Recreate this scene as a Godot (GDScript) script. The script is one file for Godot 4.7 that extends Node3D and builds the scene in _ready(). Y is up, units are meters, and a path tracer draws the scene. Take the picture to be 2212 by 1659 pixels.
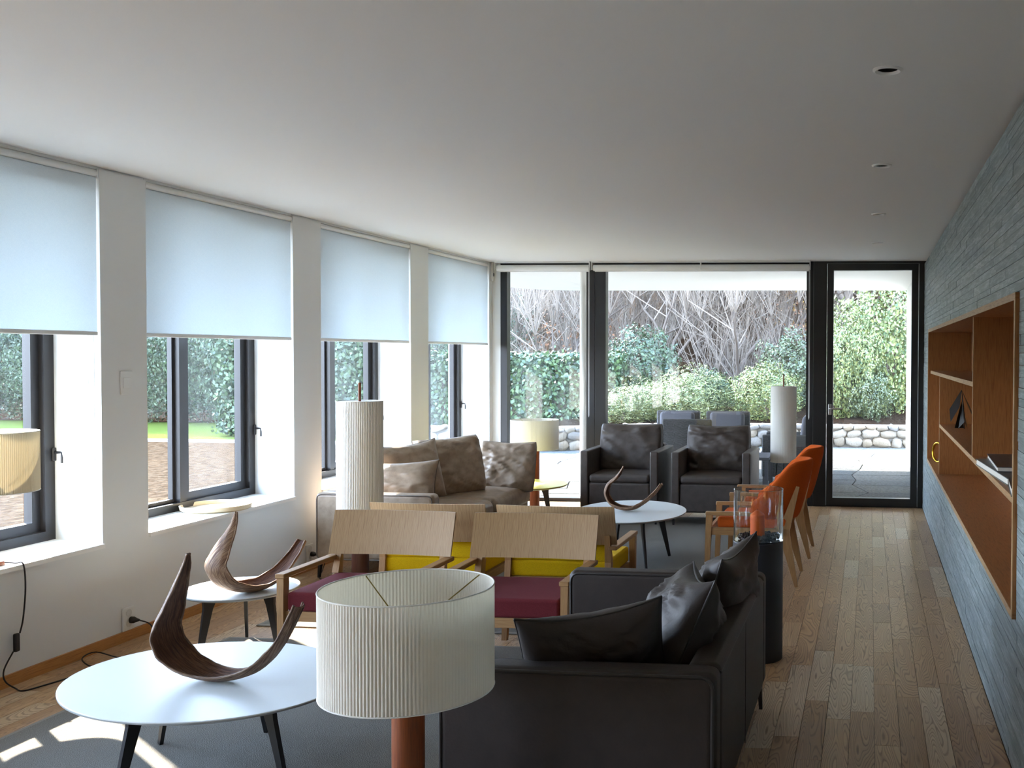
extends Node3D

# ---------------------------------------------------------------- mesh builder
class MB:
	var v := PackedVector3Array()
	var n := PackedVector3Array()
	var uv := PackedVector2Array()
	var col := PackedColorArray()
	var idx := PackedInt32Array()
	var xf := Transform3D.IDENTITY
	var grain := 2            # axis along which the grain (u) runs
	var off := Vector2.ZERO
	var tint := Color.WHITE
	var colored := false
	func at(t: Transform3D) -> MB:
		xf = t
		return self
	func put(p: Vector3, nn: Vector3, t: Vector2) -> int:
		v.append(xf * p)
		n.append((xf.basis * nn).normalized())
		uv.append(t + off)
		col.append(tint)
		return v.size() - 1
	func map(p: Vector3, nn: Vector3) -> Vector2:
		var a := nn.abs()
		var k := 0 if a.x >= a.y and a.x >= a.z else (1 if a.y >= a.z else 2)
		var axes := [0, 1, 2]
		axes.erase(k)
		if axes[1] == grain:
			axes.reverse()
		elif axes[0] != grain and k == 0:
			axes.reverse()
		return Vector2(p[axes[0]], p[axes[1]])
	func quad(a: Vector3, b: Vector3, c: Vector3, d: Vector3) -> void:   # counter-clockwise from outside
		var nn := (b - a).cross(c - a) + (c - a).cross(d - a)
		if nn.length() < 1e-12:
			return
		nn = nn.normalized()
		var i := put(a, nn, map(a, nn))
		put(b, nn, map(b, nn)); put(c, nn, map(c, nn)); put(d, nn, map(d, nn))
		idx.append_array([i, i + 2, i + 1, i, i + 3, i + 2])
	func tri(a: Vector3, b: Vector3, c: Vector3) -> void:
		var nn := (b - a).cross(c - a)
		if nn.length() < 1e-14:
			return
		nn = nn.normalized()
		var i := put(a, nn, map(a, nn))
		put(b, nn, map(b, nn)); put(c, nn, map(c, nn))
		idx.append_array([i, i + 2, i + 1])
	func hexa(p: Array) -> void:   # 0-3 bottom ring counter-clockwise from above, 4-7 the same on top
		quad(p[3], p[2], p[1], p[0]); quad(p[4], p[5], p[6], p[7])
		for i in 4:
			var j := (i + 1) % 4
			quad(p[i], p[j], p[j + 4], p[i + 4])
	func box(lo: Vector3, hi: Vector3) -> void:
		hexa([Vector3(lo.x, lo.y, hi.z), Vector3(hi.x, lo.y, hi.z), Vector3(hi.x, lo.y, lo.z), Vector3(lo.x, lo.y, lo.z),
			Vector3(lo.x, hi.y, hi.z), Vector3(hi.x, hi.y, hi.z), Vector3(hi.x, hi.y, lo.z), Vector3(lo.x, hi.y, lo.z)])
	func cbox(c: Vector3, s: Vector3) -> void:
		box(c - s / 2, c + s / 2)
	func rbox(c: Vector3, s: Vector3, r: float, seg := 2, crown := 0.0) -> void:   # box with rounded edges
		var h := s / 2
		r = minf(r, minf(h.x, minf(h.y, h.z)) * 0.999)
		for k in 3:
			for sg in [-1.0, 1.0]:
				var u := (k + 1) % 3
				var w := (k + 2) % 3
				var lu := rline(h[u], r, seg, crown != 0.0)
				var lw := rline(h[w], r, seg, crown != 0.0)
				var i0 := v.size()
				for a in lu:
					for b in lw:
						var p := Vector3.ZERO
						p[k] = sg * h[k]; p[u] = a; p[w] = b
						var q := p.clamp(-(h - Vector3.ONE * r), h - Vector3.ONE * r)
						var d := (p - q).normalized()
						var e := q + d * r
						if crown != 0.0 and e.y > 0:
							e.y += crown * (1.0 - pow(absf(e.x / h.x), 2.5)) * (1.0 - pow(absf(e.z / h.z), 2.5))
						put(c + e, d, map(e, d))
				var m: int = lw.size()
				for i in lu.size() - 1:
					for j in m - 1:
						var a0 := i0 + i * m + j
						if sg > 0:
							idx.append_array([a0, a0 + m + 1, a0 + m, a0, a0 + 1, a0 + m + 1])
						else:
							idx.append_array([a0, a0 + m, a0 + m + 1, a0, a0 + m + 1, a0 + 1])
	func rline(h: float, r: float, seg: int, fine: bool) -> Array:
		var l := []
		for i in seg + 1:
			l.append(-h + r - r * tan(PI / 4 * (seg - i) / seg))
		if fine:
			for i in range(1, 8):
				l.append(lerpf(-h + r, h - r, i / 8.0))
		for i in seg + 1:
			l.append(h - r + r * tan(PI / 4 * i / seg))
		return l
	func grid(P: Array, flip := false, wrap_j := false, su := 1.0, sv := 1.0) -> void:   # P[i][j], smooth; normal = di x dj
		var ni := P.size()
		var nj: int = P[0].size()
		var i0 := v.size()
		var acc := 0.0
		for i in ni:
			if i > 0:
				acc += (P[i][nj / 2] - P[i - 1][nj / 2]).length()
			var b := 0.0
			for j in nj:
				var ia := maxi(i - 1, 0)
				var ib := mini(i + 1, ni - 1)
				var ja := j - 1
				var jb := j + 1
				if wrap_j:
					if ja < 0: ja = nj - 2
					if jb > nj - 1: jb = 1
				else:
					ja = maxi(ja, 0); jb = mini(jb, nj - 1)
				var nn: Vector3 = (P[ib][j] - P[ia][j]).cross(P[i][jb] - P[i][ja])
				if nn.length() < 1e-14:
					var i2 := clampi(i, 1, ni - 2) if ni > 2 else i
					var j2 := clampi(j, 1, nj - 2) if nj > 2 else j
					nn = (P[mini(i2 + 1, ni - 1)][j2] - P[maxi(i2 - 1, 0)][j2]).cross(P[i2][mini(j2 + 1, nj - 1)] - P[i2][maxi(j2 - 1, 0)])
				if flip: nn = -nn
				if j > 0: b += (P[i][j] - P[i][j - 1]).length()
				put(P[i][j], nn.normalized() if nn.length() > 1e-20 else Vector3.UP, Vector2(acc * su, b * sv))
		for i in ni - 1:
			for j in nj - 1:
				var a := i0 + i * nj + j
				if flip:
					idx.append_array([a, a + nj, a + nj + 1, a, a + nj + 1, a + 1])
				else:
					idx.append_array([a, a + nj + 1, a + nj, a, a + 1, a + nj + 1])
	func tube(path: Array, radii, sides := 8, caps := true, squash := Vector2.ONE) -> void:
		var m := path.size()
		var P := []
		var t0: Vector3 = (path[1] - path[0]).normalized()
		var ref := Vector3.UP if absf(t0.y) < 0.9 else Vector3.RIGHT
		var s := t0.cross(ref).normalized()
		for i in m:
			var t: Vector3 = (path[mini(i + 1, m - 1)] - path[maxi(i - 1, 0)]).normalized()
			s = (s - t * s.dot(t)).normalized()
			var w := t.cross(s)
			var r: float = radii[i] if radii is Array else radii
			var ring := []
			for k in sides + 1:
				var a := TAU * k / sides
				ring.append(path[i] + (s * cos(a) * squash.x + w * sin(a) * squash.y) * r)
			P.append(ring)
		grid(P, true, true)
		if caps:
			for e in [0, m - 1]:
				for k in sides:
					if e == 0: tri(path[0], P[0][k + 1], P[0][k])
					else: tri(path[e], P[e][k], P[e][k + 1])
	func lathe(prof: Array, seg := 32, smooth := false, c := Vector3.ZERO, el := Vector2.ONE) -> void:   # prof: Vector2(r, y) from bottom to top for the outside
		var rows := []
		for p in prof:
			var ring := []
			for k in seg + 1:
				var a := TAU * k / seg
				ring.append(c + Vector3(cos(a) * p.x * el.x, p.y, -sin(a) * p.x * el.y))
			rows.append(ring)
		if smooth:
			grid(rows, true, true)
		else:
			for i in rows.size() - 1:
				grid([rows[i], rows[i + 1]], true, true)
	func prism(poly: Array, y0: float, y1: float) -> void:   # poly: Vector2(x, z)
		var pl := PackedVector2Array(poly)
		if not Geometry2D.is_polygon_clockwise(pl):
			pl.reverse()
		var m := pl.size()
		var t := Geometry2D.triangulate_polygon(pl)
		for i in range(0, t.size(), 3):
			var a := pl[t[i]]; var b := pl[t[i + 1]]; var c := pl[t[i + 2]]
			if (b - a).cross(c - a) > 0:
				var w := b; b = c; c = w
			tri(Vector3(a.x, y1, a.y), Vector3(b.x, y1, b.y), Vector3(c.x, y1, c.y))
			tri(Vector3(a.x, y0, a.y), Vector3(c.x, y0, c.y), Vector3(b.x, y0, b.y))
		for i in m:
			var a := pl[i]; var b := pl[(i + 1) % m]
			quad(Vector3(a.x, y0, a.y), Vector3(b.x, y0, b.y), Vector3(b.x, y1, b.y), Vector3(a.x, y1, a.y))
	func bar(a: Vector3, b: Vector3, sa: Vector2, sb: Vector2, side: Vector3) -> void:   # tapered rectangular bar; side: direction of the x size
		var t := (b - a).normalized()
		var s := (side - t * side.dot(t)).normalized()
		var w := t.cross(s)
		var p := []
		for e in [[a, sa], [b, sb]]:
			for k in [Vector2(-1, -1), Vector2(1, -1), Vector2(1, 1), Vector2(-1, 1)]:
				p.append(e[0] + s * k.x * e[1].x / 2 + w * k.y * e[1].y / 2)
		var mid := (a + b) / 2
		for f in [[0, 1, 5, 4], [1, 2, 6, 5], [2, 3, 7, 6], [3, 0, 4, 7], [3, 2, 1, 0], [4, 5, 6, 7]]:
			var nn: Vector3 = (p[f[1]] - p[f[0]]).cross(p[f[2]] - p[f[0]])
			if nn.dot((p[f[0]] + p[f[2]]) / 2 - mid) > 0: quad(p[f[0]], p[f[1]], p[f[2]], p[f[3]])
			else: quad(p[f[3]], p[f[2]], p[f[1]], p[f[0]])
	func mesh() -> ArrayMesh:
		var a := []
		a.resize(Mesh.ARRAY_MAX)
		a[Mesh.ARRAY_VERTEX] = v; a[Mesh.ARRAY_NORMAL] = n; a[Mesh.ARRAY_TEX_UV] = uv; a[Mesh.ARRAY_INDEX] = idx
		if colored: a[Mesh.ARRAY_COLOR] = col
		var m := ArrayMesh.new()
		m.add_surface_from_arrays(Mesh.PRIMITIVE_TRIANGLES, a)
		return m

# ---------------------------------------------------------------- scene helpers
var rng := RandomNumberGenerator.new()
var M := {}
var used := {}

func numbered(s: String) -> String:
	var k: int = used.get(s, 0)
	used[s] = k + 1
	return s if k == 0 else "%s_%03d" % [s, k]
func obj(mb, called: String, m: Material, parent: Node = self) -> MeshInstance3D:
	var o := MeshInstance3D.new()
	o.name = numbered(called) if parent == self else called
	o.mesh = mb.mesh() if mb is MB else mb
	o.material_override = m
	parent.add_child(o, true)
	return o
func tag(o: Node, label: String, category: String, group := "") -> Node:
	o.set_meta("label", label)
	o.set_meta("category", category)
	if group: o.set_meta("group", group)
	return o
func thing(called: String, label: String, category: String, pos := Vector3.ZERO, turn := 0.0, group := "") -> Node3D:
	var o := Node3D.new()
	o.name = numbered(called)
	add_child(o)
	o.position = pos
	o.rotation.y = turn
	tag(o, label, category, group)
	return o
func struct(o: Node) -> Node:
	o.set_meta("kind", "structure")
	return o
func setting(called: String) -> Node3D:
	var o := Node3D.new()
	o.name = called
	add_child(o)
	struct(o)
	return o
func copy(o: Node3D, pos: Vector3, turn: float, label: String) -> Node3D:
	var c: Node3D = o.duplicate()
	c.name = numbered(o.name.rstrip("0123456789").trim_suffix("_"))
	add_child(c)
	c.position = pos
	c.rotation.y = turn
	c.set_meta("label", label)
	return c
func V(x: float, y: float, z: float) -> Vector3:
	return Vector3(x, y, z)
func T(p: Vector3, rx := 0.0, ry := 0.0, rz := 0.0) -> Transform3D:
	return Transform3D(Basis.from_euler(Vector3(rx, ry, rz)), p)

func mat(hex: Variant, rough := 0.6, metal := 0.0, spec := 0.5) -> StandardMaterial3D:
	var m := StandardMaterial3D.new()
	m.albedo_color = Color(hex) if hex is String else hex
	m.roughness = rough
	m.metallic = metal
	m.metallic_specular = spec
	return m
func noise(freq: float, oct := 4, kind := FastNoiseLite.TYPE_SIMPLEX_SMOOTH, sd := 1, warp := 0.0) -> FastNoiseLite:
	var f := FastNoiseLite.new()
	f.noise_type = kind
	f.frequency = freq
	f.fractal_octaves = oct
	f.seed = sd
	if warp > 0:
		f.domain_warp_enabled = true
		f.domain_warp_amplitude = warp
		f.domain_warp_frequency = freq * 1.5
	return f
func tex(f: FastNoiseLite, stops: Array, size := 512, normal := 0.0) -> NoiseTexture2D:
	var t := NoiseTexture2D.new()
	t.width = size; t.height = size
	t.seamless = true
	t.noise = f
	if normal > 0:
		t.as_normal_map = true
		t.bump_strength = normal
	elif stops.size():
		var g := Gradient.new()
		var o := PackedFloat32Array(); var c := PackedColorArray()
		for s in stops:
			o.append(s[0]); c.append(Color(s[1]) if s[1] is String else s[1])
		g.offsets = o; g.colors = c
		t.color_ramp = g
	return t
func textured(m: StandardMaterial3D, t: Texture2D, sc: Vector2, nrm: Texture2D = null, ns := 1.0) -> StandardMaterial3D:
	m.albedo_texture = t
	m.uv1_scale = Vector3(sc.x, sc.y, 1)
	if nrm:
		m.normal_enabled = true
		m.normal_texture = nrm
		m.normal_scale = ns
	return m

const H := 2.49
const XL := -3.94
const XR := 0.54
const ZF := -10.43
const ZB := 2.4
const SILL := 0.55
const WIN := [[-3.46, -4.921], [-5.258, -6.691], [-7.045, -8.495], [-8.85, -10.322], [-1.67, -3.13], [0.12, -1.34]]
const SKEW := -0.11    # the piers lean this far along z over the depth of the reveal

func _ready() -> void:
	rng.seed = 7
	camera_and_light()
	materials()
	room()
	windows()
	far_wall()
	bookcase()
	rugs()
	outdoors()
	tables()
	lamps()
	sofas()
	chairs()
	small_things()

# ---------------------------------------------------------------- camera, sky, sun
func camera_and_light() -> void:
	var cam := Camera3D.new()
	cam.name = "camera"
	add_child(cam)
	cam.projection = Camera3D.PROJECTION_FRUSTUM
	cam.near = 0.1
	cam.far = 200.0
	var f := 2212.0
	cam.size = cam.near * 1659.0 / f
	cam.frustum_offset = Vector2((1106.0 - 1669.0) / f, -(829.5 - 817.0) / f) * cam.near
	cam.position = Vector3(0, 1.55, 0)
	cam.rotation = Vector3(deg_to_rad(-1.36), deg_to_rad(5.42), deg_to_rad(0.311))
	cam.current = true
	var we := WorldEnvironment.new()
	we.name = "environment"
	var e := Environment.new()
	e.background_mode = Environment.BG_SKY
	var sky := Sky.new()
	var sm := ProceduralSkyMaterial.new()
	sm.sky_top_color = Color(0.57, 0.68, 0.83)
	sm.sky_horizon_color = Color(0.88, 0.92, 0.96)
	sm.ground_bottom_color = Color(0.35, 0.34, 0.30)
	sm.ground_horizon_color = Color(0.65, 0.68, 0.68)
	sm.sky_energy_multiplier = 2.6
	sky.sky_material = sm
	e.sky = sky
	e.tonemap_mode = Environment.TONE_MAPPER_LINEAR
	e.tonemap_exposure = 4.9
	e.sdfgi_enabled = true
	e.ssao_enabled = true
	e.ssil_enabled = true
	we.environment = e
	add_child(we)
	var sun := DirectionalLight3D.new()
	sun.name = "sun"
	sun.light_color = Color(1.0, 0.97, 0.92)
	sun.light_energy = 2.8
	sun.light_angular_distance = 0.6
	sun.shadow_enabled = true
	add_child(sun)
	sun.look_at_from_position(Vector3.ZERO, Vector3(0.797 * 1.46, -1.0, 0.604 * 1.46))

# ---------------------------------------------------------------- materials
func rings(dark: Color, light: Color, k: int) -> Array:
	var a := []
	var r2 := RandomNumberGenerator.new()
	r2.seed = 11
	for i in k:
		var t := float(i) / k
		a.append([t, light.lerp(dark, r2.randf_range(0.0, 0.25))])
		a.append([t + 0.62 / k, light.lerp(dark, r2.randf_range(0.15, 0.4))])
		a.append([t + 0.80 / k, light.lerp(dark, r2.randf_range(0.6, 1.0))])
		a.append([t + 0.97 / k, light.lerp(dark, r2.randf_range(0.2, 0.5))])
	return a
func grain_noise() -> FastNoiseLite:
	var f := noise(0.0040, 2, FastNoiseLite.TYPE_SIMPLEX_SMOOTH, 3, 9.0)
	f.fractal_gain = 0.28
	return f
func materials() -> void:
	M.white = mat("e2e5e4", 0.75, 0.0, 0.35)
	M.ceiling = mat("e4e5e4", 0.8, 0.0, 0.3)
	M.sill = mat("ecece8", 0.45)
	M.black = mat("1a1a1c", 0.38, 0.0, 0.5)
	M.frame = mat("262526", 0.38, 0.0, 0.5)
	M.gap = mat("0b0b0b", 0.9)
	M.steel = mat("b9b9b6", 0.3, 1.0)
	M.white_plastic = mat("e2e4e2", 0.4)
	M.downlight = mat("f6f6f4", 0.35)
	M.gasket = mat("1d2326", 0.6)
	var g := mat(Color(0.8, 0.95, 0.97, 0.012), 0.0)
	g.transparency = BaseMaterial3D.TRANSPARENCY_ALPHA
	M.glass = g
	var g2 := mat(Color(0.99, 1.0, 1.0, 0.0), 0.0)
	g2.refraction_enabled = true
	g2.refraction_scale = 0.05
	M.vase = g2
	# floor oak: ring contours stretched along the board
	var ring := tex(grain_noise(), rings(Color("7a6047"), Color("d6bd9a"), 14), 1024)
	M.plank = []
	for c in ["f6e6d2", "e6d2bc", "ffffff", "dcc8b2", "eed8bc"]:
		M.plank.append(textured(mat(c, 0.42, 0.0, 0.5), ring, Vector2(0.24, 2.0)))
	M.floor_base = mat("5d4d3c", 0.8)
	# oak veneer: fine straight grain
	var fine := tex(noise(0.02, 4, FastNoiseLite.TYPE_SIMPLEX_SMOOTH, 5), [[0.0, "9c7c56"], [0.35, "b3946c"], [0.55, "c2a57d"], [0.75, "b89a71"], [1.0, "a18059"]], 512)
	M.oak = textured(mat("ffffff", 0.5), fine, Vector2(0.5, 14.0))
	M.oak_pale = textured(mat("d2c4ae", 0.5), fine, Vector2(0.5, 14.0))
	M.oak_shelf = textured(mat("dcb189", 0.5), fine, Vector2(0.5, 9.0))
	M.oak_edge = textured(mat("efe2d0", 0.5), fine, Vector2(0.5, 9.0))
	M.oak_leg = textured(mat("d9c3a6", 0.5), fine, Vector2(0.6, 20.0))
	M.skirting = textured(mat("fbd3a0", 0.5), fine, Vector2(0.5, 14.0))
	M.cherry = textured(mat("b06a3c", 0.45), fine, Vector2(0.5, 10.0))
	M.walnut = textured(mat("6a4030", 0.45), fine, Vector2(0.5, 10.0))
	# slate
	var sl := tex(noise(0.012, 5, FastNoiseLite.TYPE_SIMPLEX_SMOOTH, 9, 20.0), [[0.0, "88938f"], [0.4, "9ba6a6"], [0.55, "a6b0b1"], [0.64, "c2cbca"], [0.70, "a2acac"], [1.0, "909a9b"]], 512)
	var sln := tex(noise(0.02, 5, FastNoiseLite.TYPE_SIMPLEX_SMOOTH, 10), [], 512, 4.0)
	M.slate = []
	for c in ["dde3e5", "d2d8db", "e6ebec", "cbd2d5", "d8dcdc"]:
		M.slate.append(textured(mat(c, 0.5, 0.0, 0.5), sl, Vector2(0.45, 6.0), sln, 0.1))
	M.slate_base = mat("23272a", 0.9)
	# wool
	var wl := tex(noise(0.12, 3, FastNoiseLite.TYPE_CELLULAR, 21), [[0.0, "807f7b"], [0.4, "a3a19c"], [0.7, "bab8b2"], [1.0, "918f8a"]], 512)
	var wln := tex(noise(0.12, 3, FastNoiseLite.TYPE_CELLULAR, 22), [], 512, 6.0)
	M.rug = textured(mat("c2bfb9", 0.95, 0.0, 0.1), wl, Vector2(4, 4), wln, 0.8)
	M.rug_edge = textured(mat("dcd9d2", 0.95, 0.0, 0.1), wl, Vector2(14, 14))
	var weave := tex(noise(0.2, 2, FastNoiseLite.TYPE_VALUE, 31), [[0.0, "d0d0d0"], [0.5, "ededed"], [1.0, "ffffff"]], 512)
	for k in [["maroon", "692a2e"], ["yellow", "dcb414"], ["orange", "c85a22"]]:
		var m := textured(mat(k[1], 0.9, 0.0, 0.2), weave, Vector2(6, 6), wln, 0.25)
		m.rim_enabled = true; m.rim = 0.3; m.rim_tint = 0.7
		M[k[0]] = m
	# leather
	var ln := tex(noise(0.06, 4, FastNoiseLite.TYPE_CELLULAR, 41), [], 512, 3.0)
	var lt := tex(noise(0.008, 4, FastNoiseLite.TYPE_SIMPLEX_SMOOTH, 42), [[0.0, "d8d4d0"], [0.5, "f0eeec"], [1.0, "ffffff"]], 512)
	for k in [["leather_dark", "2a1f1a", 0.6], ["leather_chair", "4c443f", 0.55], ["leather_taupe", "a3907b", 0.40]]:
		M[k[0]] = textured(mat(k[1], k[2], 0.0, 0.5), lt, Vector2(3, 3), ln, 0.22)
	M.piping = mat("2a2523", 0.5)
	M.piping_taupe = mat("6a5f55", 0.5)
	# shades and blinds
	var sh := mat("e9e4d8", 0.85, 0.0, 0.2)
	sh.backlight_enabled = true
	sh.backlight = Color(0.60, 0.575, 0.50)
	M.shade = sh
	var sh3 := mat("e2d9c0", 0.85, 0.0, 0.2)
	sh3.backlight_enabled = true
	sh3.backlight = Color(0.30, 0.265, 0.19)
	M.shade_sun = sh3
	var sh2 := mat("e8e7e0", 0.85, 0.0, 0.2)
	sh2.backlight_enabled = true
	sh2.backlight = Color(0.3, 0.29, 0.27)
	M.shade_tall = sh2
	var wv := tex(noise(0.3, 2, FastNoiseLite.TYPE_VALUE, 51), [[0.0, "eef2f5"], [1.0, "ffffff"]], 256)
	var bl := textured(mat("e9eef2", 0.9, 0.0, 0.2), wv, Vector2(8, 8))
	bl.backlight_enabled = true
	bl.backlight = Color(0.97, 0.97, 0.95)
	M.blind = bl
	M.table_white = mat("d3d7d5", 0.42, 0.0, 0.4)
	M.table_yellow = mat("dccf62", 0.35)
	M.brass = mat("8a7a3c", 0.35, 0.9)
	# palm bark
	var bk := tex(noise(0.016, 5, FastNoiseLite.TYPE_SIMPLEX_SMOOTH, 61, 12.0), [[0.0, "4b3627"], [0.3, "6b5140"], [0.5, "846a55"], [0.66, "a38d77"], [0.8, "6f5644"], [1.0, "57402f"]], 512)
	var bkn := tex(noise(0.02, 4, FastNoiseLite.TYPE_SIMPLEX_SMOOTH, 62), [], 512, 8.0)
	M.bark_in = textured(mat("b99a86", 0.7), bk, Vector2(0.9, 14), bkn, 0.9)
	M.bark_out = textured(mat("d9cfc4", 0.6), bk, Vector2(0.9, 12), bkn, 0.9)
	M.bark_grey = textured(mat("fff4e4", 0.65), bk, Vector2(0.9, 12), bkn, 0.8)
	M.candle = mat("dc5f0c", 0.55)
	M.cable = mat("16161a", 0.5)
	M.pillar = mat("1d1d22", 0.5)
	M.pebble = mat("2d2d30", 0.6)
	M.gold = mat("d8ac3a", 0.25, 1.0)
	M.origami = mat("0f0f11", 0.35)
	M.book_a = mat("6f6f6c", 0.5)
	M.book_b = mat("4a4d50", 0.4)
	M.paper = mat("dedbd2", 0.8)
	M.maple = mat("e9d8b6", 0.45)
	# outdoors
	var st := tex(noise(0.02, 5, FastNoiseLite.TYPE_SIMPLEX_SMOOTH, 71), [[0.0, "8b857b"], [0.45, "b0aaa0"], [0.6, "c6c1b8"], [0.8, "a29789"], [1.0, "8f887e"]], 512)
	var stn := tex(noise(0.03, 5, FastNoiseLite.TYPE_SIMPLEX_SMOOTH, 72), [], 512, 6.0)
	M.stone = []
	for c in ["b8b4ae", "a39b90", "97979a", "ada292"]:
		M.stone.append(textured(mat(c, 0.85), st, Vector2(2, 2), stn, 0.8))
	M.mortar = mat("6b6761", 0.95)
	M.paver = []
	for c in ["80868a", "747a7f", "8a8d8e"]:
		M.paver.append(textured(mat(c, 0.85, 0.0, 0.2), st, Vector2(0.8, 1.6), stn, 0.5))
	M.soil = textured(mat("6a645c", 0.95, 0.0, 0.0), tex(noise(0.03, 5, FastNoiseLite.TYPE_SIMPLEX_SMOOTH, 81), [[0.0, "6e5d4d"], [0.5, "94816e"], [1.0, "b4a491"]], 512), Vector2(0.4, 0.4), stn, 1.5)
	M.litter = textured(mat("5a5048", 0.95, 0.0, 0.0), tex(noise(0.05, 5, FastNoiseLite.TYPE_SIMPLEX_SMOOTH, 82), [[0.0, "4a3f35"], [0.5, "75675a"], [0.7, "8f7f70"], [1.0, "5e564c"]], 512), Vector2(0.7, 0.7), stn, 1.5)
	M.lawn = textured(mat("8a8c76", 0.95, 0.0, 0.0), tex(noise(0.08, 4, FastNoiseLite.TYPE_SIMPLEX_SMOOTH, 83), [[0.0, "67723f"], [0.5, "848f52"], [1.0, "a0a86a"]], 512), Vector2(0.8, 0.8))
	M.kerb = mat("8d8b86", 0.9, 0.0, 0.0)
	M.plaster_out = mat("eceae4", 0.85)
	M.twig = mat("70655a", 0.9, 0.0, 0.1)
	M.trunk = mat("554b43", 0.9, 0.0, 0.1)
	M.wicker = textured(mat("6f6c6c", 0.8), tex(noise(0.1, 2, FastNoiseLite.TYPE_VALUE, 91), [[0.0, "6a6a6a"], [0.5, "a8a8a8"], [1.0, "e0e0e0"]], 256), Vector2(10, 3))
	M.wicker_cushion = mat("55545a", 0.9)
	var lf := mat("ffffff", 0.6)
	lf.vertex_color_use_as_albedo = true
	lf.backlight_enabled = true
	lf.backlight = Color(0.10, 0.16, 0.05)
	M.leaf = lf
	var dl := mat("ffffff", 0.7)
	dl.vertex_color_use_as_albedo = true
	M.dead_leaf = dl

# ---------------------------------------------------------------- the room
func px_size(p: Vector3, a: float) -> float:
	return a / maxf((p - Vector3(0, 1.55, 0)).length_squared(), 0.5)

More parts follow.
